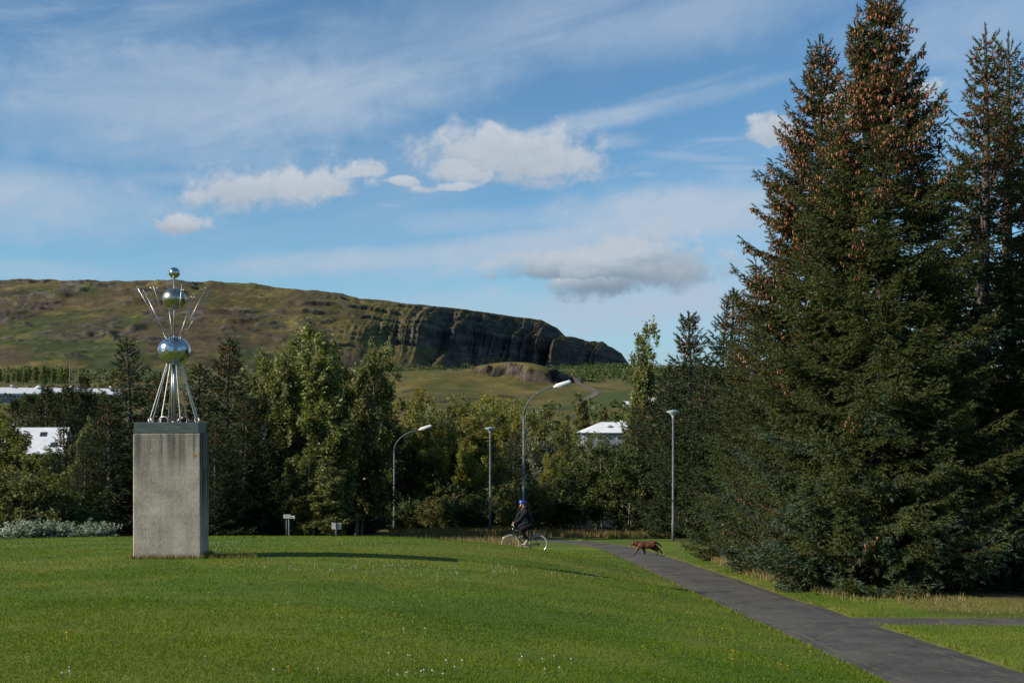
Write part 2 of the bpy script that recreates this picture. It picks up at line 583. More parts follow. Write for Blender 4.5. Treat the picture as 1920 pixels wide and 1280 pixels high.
# ------------------------------------------------------------------ the lie of the land
_ys = np.arange(-600.0, 8001.0, 1.0)
_kY = [-600, 0, 120, 150, 200, 250, 300, 350, 400, 500, 600, 900, 1300, 2000, 8000]
_kD = [1.81 - 0.075 * 0, 1.8125, 10.8, 12.6, 12.6, 10.5, 5.5, 0.5, -4.0, -10.5, -20, -40, -60, -74, -80]
_pd = np.interp(_ys, _kY, _kD)
_sm = np.convolve(np.pad(_pd, 30, mode='edge'), np.ones(61) / 61, 'valid')
_pd = np.where(_ys > 130, _sm, np.where(_ys < 90, _pd, lerp(_pd, _sm, np.clip((_ys - 90) / 40, 0, 1))))
# the footpath, seen from above: (x, y) centre line and half width
PATH_PTS = [(4.72, -40), (4.72, 0), (4.70, 12), (4.68, 18), (4.72, 26), (4.78, 34), (4.80, 42), (4.62, 50), (4.0, 56), (2.6, 60.5), (0.5, 63.5), (-4, 66.5), (-14, 70), (-40, 74)]
PATH_W = 0.96
SIDE_PTS = [(5.3, 18.2), (7.0, 18.15), (9.0, 18.05), (12.0, 17.95), (16.0, 18.2), (24, 19.5), (40, 22)]
SIDE_W = 0.58


def catmull(pts, step=0.25):
    P = [np.array(p, float) for p in pts]
    P = [2 * P[0] - P[1]] + P + [2 * P[-1] - P[-2]]
    out = []
    for i in range(1, len(P) - 2):
        n = max(2, int(np.linalg.norm(P[i + 1] - P[i]) / step))
        for k in range(n):
            t = k / n
            a, b, c, d = P[i - 1], P[i], P[i + 1], P[i + 2]
            out.append(0.5 * ((2 * b) + (-a + c) * t + (2 * a - 5 * b + 4 * c - d) * t * t + (-a + 3 * b - 3 * c + d) * t ** 3))
    out.append(P[-2])
    return np.array(out)


PATH_C = catmull(PATH_PTS)
SIDE_C = catmull(SIDE_PTS)


def path_dist(X, Y):
    """distance to the edge of the footpaths (negative on them)"""
    X = np.atleast_1d(np.asarray(X, float))
    Y = np.atleast_1d(np.asarray(Y, float))
    sh = X.shape
    X, Y = X.ravel(), Y.ravel()
    d = np.full(X.shape, 50.0)
    near = (Y < 80) & (Y > -45) & (X < 42) & (X > -45)
    idx = np.where(near)[0]
    for C_, W_ in ((PATH_C[::2], PATH_W), (SIDE_C[::2], SIDE_W)):
        for k in range(0, len(idx), 20000):
            ii = idx[k:k + 20000]
            dd = np.sqrt(((X[ii, None] - C_[None, :, 0]) ** 2 + (Y[ii, None] - C_[None, :, 1]) ** 2).min(1))
            d[ii] = np.minimum(d[ii], dd - W_)
    return d.reshape(sh)


def base_ground(X, Y):
    X = np.asarray(X, float)
    Y = np.asarray(Y, float)
    pl = np.interp(Y, _ys, _pd)
    Yc = np.maximum(Y, -8)
    lawn = 1.173 + 0.061 * Yc + 0.006 * np.maximum(0, Y - 28) ** 2 + 0.004 * np.maximum(0, -X - 9) ** 2
    s = np.clip((X + 4.5) / 8.25, 0, 1) ** 2
    mound = lerp(lawn, pl, s)
    k = 0.25                                   # smooth lower envelope of the two drops
    h = np.clip(0.5 + 0.5 * (pl - mound) / k, 0, 1)
    drop = pl * (1 - h) + mound * h - k * h * (1 - h)
    drop = np.where(X > 3.75, np.minimum(pl, drop + 0.06), drop)
    z = EYE - drop
    amp = np.clip(np.abs(Y) / 300.0, 0, 1)
    z = z + 0.05 * (fbm(X * 0.25, Y * 0.25, 3, 5) - 0.5) * np.clip(1 - amp * 3, 0, 1)
    z = z + amp * 7.0 * (fbm(X / 90.0, Y / 90.0, 4, 11) - 0.5) * sstep(170, 420, Y)
    return z


def knoll_bump(X, Y):
    """the grassy swell and the rocky knoll beyond the trees"""
    b = 7.0 * np.exp(-((X + 42) / 46.0) ** 2 - ((Y - 560) / 60.0) ** 2)
    n = fbm(X / 9.0, Y / 9.0, 4, 23)
    n2 = fbm(X / 24.0, Y / 24.0, 3, 29)
    k = 4.2 * np.exp(-((X - 8) / 34.0) ** 2 - ((Y - 562) / 34.0) ** 2) * (0.85 + 0.3 * n2)
    xf = (X - 6) / 29.0
    front = 540 + 14 * xf ** 2 + 10 * (n2 - 0.5)          # the broken edge runs round the near side
    face = 6.2 * sstep(front - 2.5, front + 2.5, Y + 12 * (n - 0.5)) * np.clip(1 - xf ** 2, 0, 1) ** 0.8 * np.exp(-(np.maximum(Y - front, 0) / 40.0) ** 2)
    b2 = 3.0 * np.exp(-((X + 40) / 22.0) ** 2 - ((Y - 470) / 18.0) ** 2)
    return b + k + face + b2 * (0.7 + 0.6 * n)


def ground_z(x, y):
    return float(base_ground(x, y))


def grid_faces(nx, ny):
    i = np.arange(nx * ny).reshape(ny, nx)
    return np.stack([i[:-1, :-1].ravel(), i[:-1, 1:].ravel(), i[1:, 1:].ravel(), i[1:, :-1].ravel()], 1)


def spaced(start, step, ratio, end):
    v = [start]
    while v[-1] < end:
        v.append(v[-1] + step)
        step *= ratio
    return v


# ground: one sheet from behind the camera out to the horizon
gx = np.array(sorted([-v for v in spaced(24, 0.5, 1.085, 7000)] + list(np.arange(-23.75, 14.0, 0.25)) + spaced(14.2, 0.4, 1.085, 7000)))
gy = np.array(list(-np.array(spaced(0, 2, 1.25, 2500))[::-1]) + list(np.arange(1.0, 3.0, 1.0)) + list(np.arange(3.0, 48.0, 0.25)) + spaced(48.0, 0.6, 1.045, 7900))
GX, GY = np.meshgrid(gx, gy)
GZ = base_ground(GX, GY)
PD = path_dist(GX, GY)
GZ = GZ - 0.07 * sstep(0.02, -0.12, PD)
nL = fbm(GX / 2.6, GY / 2.6, 4, 31)
nS = fbm(GX / 0.7, GY / 0.7, 3, 41)
lawn_c = lerp(col3((0.072, 0.122, 0.014))[None, None], col3((0.128, 0.148, 0.022))[None, None], sstep(0.36, 0.66, 0.7 * nL + 0.3 * nS)[..., None])
edge = sstep(0.30, 0.0, PD + 0.25 * (nS - 0.5))
lawn_c = lerp(lawn_c, col3((0.13, 0.12, 0.035)), (0.7 * edge)[..., None])
rough_c = lerp(col3((0.085, 0.080, 0.026))[None, None], col3((0.16, 0.125, 0.05))[None, None], sstep(0.35, 0.65, nL)[..., None])
verge = sstep(6.9, 7.8, GX + 0.8 * (nS - 0.5)) * sstep(52, 44, GY) * sstep(18.0, 19.5, GY)
is_wild = np.maximum(sstep(65, 68, GY), verge)
wood = sstep(-9, -14, GX) * sstep(41, 46, GY)
is_wild = np.maximum(is_wild, wood)
col_g = lerp(lawn_c, rough_c, is_wild[..., None])
litter = np.maximum(sstep(8.2, 9.4, GX) * sstep(24, 26, GY + 0 * GX) * sstep(70, 60, GY), sstep(9.0, 11.0, GX) * sstep(19.5, 21.5, GY) * sstep(70, 60, GY))
col_g = lerp(col_g, col3((0.050, 0.036, 0.020)), (0.8 * litter)[..., None])
mead = sstep(300, 380, GY)
nM = fbm(GX / 40.0, GY / 60.0, 5, 51)
nM2 = fbm(GX / 14.0, GY / 30.0, 5, 57)
mead_c = lerp(col3((0.055, 0.072, 0.018))[None, None], col3((0.115, 0.092, 0.028))[None, None], sstep(0.36, 0.60, nM)[..., None])
mead_c = lerp(mead_c, col3((0.034, 0.046, 0.016)), (0.75 * sstep(0.52, 0.66, nM2))[..., None])
col_g = lerp(col_g, mead_c, mead[..., None])
MAT_GROUND = terrain_mat('grass_ground', 1.0, 0.02)
ground = obj_np('ground', mesh_np('ground', np.stack([GX, GY, GZ], -1).reshape(-1, 3), grid_faces(len(gx), len(gy)), MAT_GROUND, attrs={'ground_colour': col_g.reshape(-1, 3)}, smooth=True))
tag(ground, kind='structure')

# rocky knoll in the meadow
kx, ky = np.arange(-150, 110.1, 1.3), np.concatenate([np.arange(430, 500, 3.0), np.arange(500, 590, 1.0), np.arange(590, 721, 5.0)])
KX, KY = np.meshgrid(kx, ky)
rim = sstep(0, 22, KX + 150) * sstep(0, 22, 110 - KX) * sstep(0, 20, KY - 430) * sstep(0, 40, 719 - KY)
KB = knoll_bump(KX, KY) * rim
KZ = base_ground(KX, KY) + KB - 0.6 + 0.9 * sstep(0.2, 1.2, KB)
gyk, gxk = np.gradient(KZ, ky, kx)
slope = np.hypot(gxk, gyk)
kn = fbm(KX / 7.0, KY / 7.0, 5, 61)
kn2 = fbm(KX / 30.0, KY / 30.0, 4, 67)
KZ = KZ + sstep(0.4, 0.9, slope) * (5.0 * (np.floor(7 * fbm(KX / 7.0, KY / 3.5, 3, 71)) / 7 - 0.5) + 2.5 * (fbm(KX / 3.0, KY / 2.0, 3, 73) - 0.5))
kc = lerp(col3((0.088, 0.080, 0.022))[None, None], col3((0.135, 0.108, 0.034))[None, None], sstep(0.35, 0.65, kn2)[..., None])
kc = lerp(kc, col3((0.05, 0.064, 0.016)), (0.6 * sstep(0.55, 0.68, kn))[..., None])
rockm = sstep(0.55, 0.80, slope + 0.5 * (kn - 0.5))
patch = sstep(0.62, 0.70, fbm(KX / 16.0, KY / 9.0, 4, 77)) * sstep(520, 490, KY)
rockm = np.maximum(rockm, 0.8 * patch)
kr = sstep(0.32, 0.68, fbm(KX / 4.0, KZ / 1.8 + KY / 9.0, 4, 79))  # strong noise that paints the dark of shaded crevices into the rock colour
kc = lerp(kc, lerp(col3((0.010, 0.009, 0.008))[None, None], col3((0.105, 0.086, 0.066))[None, None], kr[..., None]), rockm[..., None])
MAT_MEADOW = terrain_mat('meadow_and_rock', 0.08, 0.4, lo=0.5, hi=1.5)
tag(obj_np('knoll', mesh_np('knoll', np.stack([KX, KY, KZ], -1).reshape(-1, 3), grid_faces(len(kx), len(ky)), MAT_MEADOW, attrs={'ground_colour': kc.reshape(-1, 3)}, smooth=True)), kind='structure')

# the long table hill with its cliff
rp = [-900, -300, 0, 280, 450, 560, 700, 850, 940, 1015, 1045, 1062, 1085, 1130, 1165, 1185, 1260, 1400]
ry_ = [532, 528, 526, 526, 530, 541, 562, 576, 589, 600, 615, 632, 639, 644, 664, 690, 712, 730]
hu = np.concatenate([np.linspace(-1860, 0, 50, endpoint=False), np.linspace(0, 560, 200, endpoint=False), np.linspace(560, 1200, 350, endpoint=False), np.linspace(1200, 1400, 12)])
ht = np.concatenate([np.linspace(-0.06, 0.0, 3, endpoint=False), np.linspace(0, 1.0, 205, endpoint=False), np.linspace(1.0, 1.25, 10), np.linspace(1.4, 3.0, 6)])
HP, HT = np.meshgrid(hu, ht)
_hp = np.arange(-2200.0, 1801.0, 5.0)
_k = np.hanning(61) / np.hanning(61).sum()
_ycs = np.convolve(np.pad(np.interp(_hp, [-1900, 0, 500, 650, 850, 1000, 1180, 1400], [2100, 1900, 1700, 1620, 1780, 2020, 2340, 2650]), 30, mode='edge'), _k, 'valid')
_ybs = np.convolve(np.pad(np.interp(_hp, [-1900, 0, 500, 650, 850, 1000, 1180, 1400], [1000, 980, 1130, 1240, 1450, 1710, 2040, 2360]), 30, mode='edge'), _k, 'valid')
Yc, Yb = np.interp(HP, _hp, _ycs), np.interp(HP, _hp, _ybs)
HY_ = Yb + (Yc - Yb) * HT
HX = (HP - 960) / FPX * HY_
cliff = sstep(545, 930, HP + 190 * (fbm(HP / 90, HT * 3, 4, 81) - 0.5) + 60 * (0.5 - HT))
zc = EYE + (HORIZON - (np.interp(HP, rp, ry_))) / FPX * Yc
zc = zc + (fbm(HP / 40.0, HP * 0 + 3.3, 5, 83) - 0.5) * 9 * (1 - 0.6 * cliff) * sstep(0.75, 1.0, HT)
zb = base_ground(HX, HY_) - 6
# gullies slant down to the right; they push the face back and forth
q = HP / 70.0 - HT * 0.9 + 0.35 * fbm(HP / 60.0, HT * 2.0, 2, 89)
gul = 1.2 * np.abs(2 * fbm(q, HT * 0.30, 3, 91, 0.45) - 1) ** 0.8
gul2 = np.abs(2 * vnoise(q * 4.1, HT * 1.0, 93) - 1)
gul3 = np.abs(2 * vnoise(q * 11.0, HT * 2.0, 94) - 1)
tt = HT + cliff * (0.34 * (gul - 0.30) + 0.085 * (gul2 - 0.4) + 0.045 * (gul3 - 0.4) + 0.07 * (np.floor(9 * fbm(q * 5.0, HT * 16.0, 2, 95)) / 9 - 0.5) * sstep(0.30, 0.42, HT)) * sstep(0.02, 0.3, HT) * sstep(1.02, 0.8, HT)
tt = np.clip(tt, -0.2, 3)
prof_cliff = np.interp(tt, [-0.2, 0, 0.22, 0.42, 0.445, 0.47, 0.485, 0.51, 0.525, 0.56, 0.62, 0.8, 1.0, 1.2, 3.0], [-0.04, 0, 0.13, 0.31, 0.39, 0.41, 0.49, 0.51, 0.585, 0.635, 0.69, 0.86, 1.0, 1.0, 0.75])
strata = (tt * 30 + 3.0 * fbm(HP / 60, HT, 3, 97))
prof_cliff = prof_cliff + 0.030 * (sstep(0.0, 0.18, strata % 1) - (strata % 1)) * sstep(0.3, 0.5, tt) * sstep(1.0, 0.9, tt)
prof_soft = np.interp(HT, [-0.2, 0, 0.3, 0.6, 0.85, 1.0, 1.2, 3.0], [-0.04, 0, 0.24, 0.58, 0.86, 1.0, 1.0, 0.72])
HZ = zb + (zc - zb) * lerp(prof_soft, prof_cliff, cliff)
und = fbm(HX / 120.0, HY_ / 200.0, 5, 101) - 0.5
ter = fbm(HX / 240.0, HY_ / 420.0, 3, 103)
band = ((HZ + 46 * ter + 9 * fbm(HX / 40, HY_ / 60, 3, 105)) / 17.0) % 1.0
gap = sstep(0.47, 0.58, fbm(HX / 70.0, HY_ / 130.0, 4, 107))
soft = (1 - cliff) * sstep(0.02, 0.15, HT) * sstep(1.04, 0.9, HT)
HZ = HZ + soft * (14 * und + gap * 6.0 * (sstep(0.0, 0.10, band) - band) + 2.5 * (fbm(HX / 30.0, HY_ / 45.0, 4, 111) - 0.5))
HZ = HZ + cliff * sstep(0.1, 0.5, HT) * sstep(1.02, 0.9, HT) * 1.6 * (fbm(HX / 11.0, HY_ / 11.0, 4, 109) - 0.5)
HZ = HZ + 0.9 * (1 - cliff) * sstep(0.02, 0.15, HT) * sstep(1.04, 0.9, HT) * sstep(0.58, 0.68, fbm(HX / 13.0, HY_ / 16.0, 4, 129))
# colours: dry grass, green hollows, dark basalt where it is steep or stepped
dzt = np.gradient(HZ, axis=0) / np.maximum(np.gradient(HY_, axis=0), 0.5)
dzx = np.gradient(HZ, axis=1) / np.maximum(np.gradient(HX, axis=1), 0.5)
sl_all = np.hypot(dzt, 0.8 * dzx)
hn = fbm(HX / 55.0, HY_ / 90.0, 5, 113)
hn2 = fbm(HX / 16.0, HY_ / 26.0, 4, 117)
hc = lerp(col3((0.066, 0.060, 0.018))[None, None], col3((0.125, 0.102, 0.032))[None, None], sstep(0.36, 0.62, 0.6 * hn + 0.4 * hn2)[..., None])
hc = lerp(hc, col3((0.038, 0.060, 0.016)), (0.75 * sstep(0.56, 0.62, fbm(HX / 90.0, HY_ / 150.0, 5, 119)))[..., None])
hn3 = fbm(HX / 5.0, HY_ / 12.0, 3, 121)
hc = hc * (0.55 + 0.9 * hn3)[..., None]
brown = fbm(HX / 70.0, HY_ / 110.0, 4, 123)
hc = lerp(hc, col3((0.070, 0.052, 0.030)), (0.7 * sstep(0.53, 0.62, brown))[..., None])
knob = soft * sstep(0.60, 0.66, fbm(HX / 13.0, HY_ / 16.0, 4, 129)) * sstep(0.40, 0.55, fbm(HX / 120.0, HY_ / 160.0, 3, 133))
outcrop = soft * sstep(0.42, 0.52, fbm(HX / 70.0, HY_ / 130.0, 4, 107)) * sstep(0.20, 0.10, band) * sstep(0.40, 0.48, hn2)
steep = sstep(0.62, 1.05, sl_all + 0.5 * (hn2 - 0.5)) * np.clip(cliff + 0.3, 0, 1)
rock = np.clip(np.maximum(np.maximum(outcrop, knob), steep), 0, 1)
rc = lerp(col3((0.024, 0.022, 0.019))[None, None], col3((0.100, 0.088, 0.070))[None, None], sstep(0.32, 0.68, 0.6 * fbm(q * 2.0, HZ / 2.6, 3, 127) + 0.4 * fbm(q * 9.0, HZ / 9.0, 3, 128))[..., None])
hc = lerp(hc, rc, rock[..., None])
talus = cliff * sstep(0.5, 0.2, HT)
hc = lerp(hc, col3((0.045, 0.039, 0.022)), (0.55 * talus)[..., None])
MAT_HILL = terrain_mat('hill_grass_and_basalt', 0.03, 1.2, lo=0.42, hi=1.6)
tag(obj_np('hill', mesh_np('hill', np.stack([HX, HY_, HZ], -1).reshape(-1, 3), grid_faces(len(hu), len(ht)), MAT_HILL, attrs={'ground_colour': hc.reshape(-1, 3)}, smooth=True)), kind='structure')


# ------------------------------------------------------------------ footpaths
def strip(name, C_, W_, mat, lift):
    T = np.gradient(C_, axis=0)
    T /= np.linalg.norm(T, axis=1)[:, None]
    N = np.stack([T[:, 1], -T[:, 0]], 1)
    us = np.linspace(-1, 1, 9)
    L = np.concatenate([[0], np.cumsum(np.linalg.norm(np.diff(C_, axis=0), axis=1))])
    wob = W_ * (1 + 0.13 * (fbm(L * 1.3, L * 0, 4, 131) - 0.5))
    wob2 = W_ * (1 + 0.13 * (fbm(L * 1.3, L * 0 + 9, 4, 137) - 0.5))
    V, A = [], []
    for k, u in enumerate(us):
        ww = np.where(u < 0, wob, wob2) * u
        x = C_[:, 0] + N[:, 0] * ww
        y = C_[:, 1] + N[:, 1] * ww
        z = base_ground(x, y) + lift - 0.03 * (abs(u) > 0.99) + 0.02 * (1 - u * u)
        V.append(np.stack([x, y, z], 1))
        A.append(np.stack([np.full(len(L), (u + 1) / 2), L * 0.01, L * 0], 1))
    V = np.stack(V, 1).reshape(-1, 3)
    A = np.stack(A, 1).reshape(-1, 3)
    o = obj_np(name, mesh_np(name, V, grid_faces(9, len(L)), mat, attrs={'across': A}, smooth=True))
    return tag(o, kind='structure')


m, nt, out = new_mat('worn_asphalt')
acr = nt.node('ShaderNodeAttribute', attribute_name='across')
sp = nt.node('ShaderNodeSeparateColor')
nt.l.new(acr.outputs['Color'], sp.inputs[0])
pos = nt.node('ShaderNodeNewGeometry').outputs['Position']
n1 = nt.noise(pos, 1.3, 5, 0.6)
n2 = nt.noise(pos, 60, 4, 0.7)
n3 = nt.noise(pos, 220, 2, 0.7)
c = nt.ramp(nt.math('ADD', nt.math('MULTIPLY', n1, 0.45), nt.math('MULTIPLY', n2, 0.55)), [(0.36, (0.036, 0.034, 0.033)), (0.5, (0.072, 0.069, 0.065)), (0.64, (0.120, 0.113, 0.103))])
nm = nt.noise(pos, 11.0, 4, 0.75)
c = nt.mix(1.0, c, nt.mix(nt.smooth(nm, 0.34, 0.66), (0.72, 0.72, 0.72), (1.24, 1.23, 1.21)), 'MULTIPLY')
vo = nt.node('ShaderNodeTexVoronoi', feature='DISTANCE_TO_EDGE')
nt.put(vo.inputs['Vector'], nt.mix(0.12, pos, nt.noise(pos, 2.5, 4, 0.6, out='Color'), 'ADD'))
vo.inputs['Scale'].default_value = 0.62
hair = nt.math('MULTIPLY', nt.smooth(vo.outputs['Distance'], 0.014, 0.004), nt.smooth(nt.noise(pos, 1.6, 3, 0.6), 0.42, 0.56))
stone = nt.smooth(n3, 0.62, 0.74)
c = nt.mix(nt.math('MULTIPLY', stone, 0.5), c, (0.17, 0.165, 0.155))
u = nt.math('ADD', sp.outputs[0], nt.math('MULTIPLY', nt.math('SUBTRACT', n1, 0.5), 0.05))
moss = None
for ctr, wd in ((0.155, 0.016), (0.80, 0.026), (0.5, 0.006)):
    d = nt.math('ABSOLUTE', nt.math('SUBTRACT', u, ctr))
    s_ = nt.smooth(d, wd, wd * 0.3)
    s_ = nt.math('MULTIPLY', s_, 1.0 if ctr != 0.5 else 0.6)
    moss = s_ if moss is None else nt.math('MAXIMUM', moss, s_)
brk = nt.smooth(nt.noise(pos, 3.5, 6, 0.75), 0.40, 0.60)
moss = nt.math('MULTIPLY', moss, brk)
crack = nt.math('MULTIPLY', nt.smooth(nt.noise(nt.vec(nt.math('MULTIPLY', sp.outputs[0], 3.0), nt.math('MULTIPLY', sp.outputs[1], 180.0), 2.0), 1.0, 6, 0.7, 0.5), 0.66, 0.72), 0.6)
moss = nt.math('MAXIMUM', nt.math('MAXIMUM', moss, crack), nt.math('MULTIPLY', hair, 0.8))
c = nt.mix(nt.math('MULTIPLY', moss, 0.85), c, (0.155, 0.125, 0.045))
patch = nt.smooth(nt.noise(pos, 0.55, 4, 0.6, 0.6), 0.44, 0.58)
c = nt.mix(nt.math('MULTIPLY', patch, 0.42), c, (0.115, 0.108, 0.098))
tar = nt.smooth(nt.noise(pos, 0.9, 5, 0.7, 0.8), 0.60, 0.66)
c = nt.mix(nt.math('MULTIPLY', tar, 0.5), c, (0.036, 0.035, 0.034))
u2 = nt.math('ADD', sp.outputs[0], nt.math('MULTIPLY', nt.math('SUBTRACT', nt.noise(pos, 4.0, 5, 0.7), 0.5), 0.12))
ed = nt.math('MAXIMUM', nt.smooth(u2, 0.07, 0.0), nt.smooth(u2, 0.93, 1.0))
c = nt.mix(nt.math('MULTIPLY', ed, 0.8), c, (0.115, 0.105, 0.045))
bsdf(nt, out, c, 0.92, 0, 0.2, bump(nt, nt.math('ADD', n2, nt.math('MULTIPLY', n3, 0.6)), 0.5, 0.008))
MAT_ASPHALT = m
strip('footpath', PATH_C, PATH_W, MAT_ASPHALT, 0.0)
strip('side_footpath', SIDE_C, SIDE_W, MAT_ASPHALT, -0.008)

# worn track winding past the knoll
TR = catmull([(24, 452), (30, 478), (37.5, 508), (37, 530), (30, 556), (22, 590), (30, 640)], 3.0)
T_ = np.gradient(TR, axis=0)
T_ /= np.linalg.norm(T_, axis=1)[:, None]
tv = []
for s_ in (-1.7, 0.0, 1.7):
    x_, y_ = TR[:, 0] + T_[:, 1] * s_, TR[:, 1] - T_[:, 0] * s_
    rm = sstep(0, 22, x_ + 150) * sstep(0, 22, 110 - x_) * sstep(0, 20, y_ - 430)
    kb_ = knoll_bump(x_, y_) * rm
    tv.append(np.stack([x_, y_, base_ground(x_, y_) + np.maximum(0, kb_ - 0.6 + 0.9 * sstep(0.2, 1.2, kb_)) + 0.10], 1))
tv = np.stack(tv, 1).reshape(-1, 3)
tag(obj_np('track', mesh_np('track', tv, grid_faces(3, len(TR)), terrain_mat('worn_track', 0.3, 0.05), attrs={'ground_colour': np.tile([0.125, 0.11, 0.088], (len(tv), 1))}, smooth=True)), kind='structure')

# ------------------------------------------------------------------ trees
def unit(a):
    return a / np.maximum(np.linalg.norm(a, axis=-1, keepdims=True), 1e-9)


def shoots_mesh(O, D, Ln, tint, rng, k=5, rl=0.034, rw=0.012):
    """needle-clad shoots: k little blades round each axis"""
    n = len(O)
    D = unit(D)
    ref = np.where(np.abs(D[:, 2:3]) < 0.9, np.array([[0, 0, 1.0]]), np.array([[1.0, 0, 0]]))
    U = unit(np.cross(D, ref))
    W = np.cross(D, U)
    ph = rng.uniform(0, 2 * np.pi, n)
    V = np.empty((n, k, 3, 3), np.float32)
    for j in range(k):
        a = ph + j * 2.4
        rd = U * np.cos(a)[:, None] + W * np.sin(a)[:, None]
        tg = np.cross(D, rd)
        f = j / k * 0.75
        c = O + D * (Ln * f)[:, None]
        bd = D + rd * rng.uniform(0.35, 0.85, (n, 1))
        V[:, j, 0] = c - tg * rw
        V[:, j, 1] = c + tg * rw + rd * 0.004
        V[:, j, 2] = c + bd * rl * rng.uniform(0.75, 1.3, (n, 1))
    T = np.repeat(np.clip(tint[:, None] + rng.normal(0, 0.05, (n, k)), 0, 1), 3, axis=1).reshape(-1)
    return V.reshape(-1, 3), np.arange(n * k * 3).reshape(-1, 3), T


def np_tube(P, Rr, n=5):
    P = np.asarray(P, float)
    T = unit(np.gradient(P, axis=0))
    ref = np.array([0, 0, 1.0]) if abs(T[0, 2]) < 0.8 else np.array([1.0, 0, 0])
    U = unit(np.cross(T, ref))
    W = np.cross(T, U)
    t = np.linspace(0, 2 * np.pi, n, endpoint=False)
    V = P[:, None] + np.asarray(Rr)[:, None, None] * (U[:, None] * np.cos(t)[None, :, None] + W[:, None] * np.sin(t)[None, :, None])
    F = []
    for i in range(len(P) - 1):
        for k in range(n):
            F.append((i * n + k, i * n + (k + 1) % n, (i + 1) * n + (k + 1) % n, (i + 1) * n + k))
    return V.reshape(-1, 3), np.array(F)


class Acc:
    def __init__(self):
        self.V, self.F3, self.F4, self.T, self.n = [], [], [], [], 0
        self.m3, self.m4 = [], []

    def add(self, V, F, T=None, mat=0):
        F = np.asarray(F) + self.n
        self.V.append(V)
        self.T.append(np.full(len(V), 0.5) if T is None else T)
        self.n += len(V)
        if F.shape[1] == 3:
            self.F3.append(F)
            self.m3.append(np.full(len(F), mat))
        else:
            self.F4.append(F)
            self.m4.append(np.full(len(F), mat))

    def mesh(self, name, mats):
        Fs = ([np.concatenate(self.F3)] if self.F3 else []) + ([np.concatenate(self.F4)] if self.F4 else [])
        mi = np.concatenate(self.m3 + self.m4)
        return mesh_np(name, np.concatenate(self.V), Fs, mats, mi, {'tint': np.concatenate(self.T)})


def cones_mesh(name, P, rng, ln=0.085, r=0.017):
    """hanging seed cones, little six-sided spindles"""
    n = len(P)
    L = ln * rng.uniform(0.75, 1.2, n)
    tilt = rng.normal(0, 0.18, (n, 2))
    ax = unit(np.concatenate([tilt, -np.ones((n, 1))], 1))
    ref = np.tile([1.0, 0, 0], (n, 1))
    U = unit(np.cross(ax, ref))
    W = np.cross(ax, U)
    V = np.empty((n, 10, 3))
    V[:, 0] = P
    V[:, 9] = P + ax * L[:, None]
    for k in range(4):
        a = 2 * np.pi * k / 4
        rr = U * math.cos(a) + W * math.sin(a)
        V[:, 1 + k] = P + ax * (L * 0.25)[:, None] + rr * r
        V[:, 5 + k] = P + ax * (L * 0.72)[:, None] + rr * r * 0.8
    f = []
    for k in range(4):
        j = (k + 1) % 4
        f += [(0, 1 + k, 1 + j), (1 + k, 5 + k, 5 + j), (1 + k, 5 + j, 1 + j), (5 + k, 9, 5 + j)]
    F = (np.array(f)[None] + (np.arange(n) * 10)[:, None, None]).reshape(-1, 3)
    T = np.repeat(rng.uniform(0, 1, n), 10)
    return mesh_np(name, V.reshape(-1, 3), F, MAT_CONE, attrs={'tint': T})


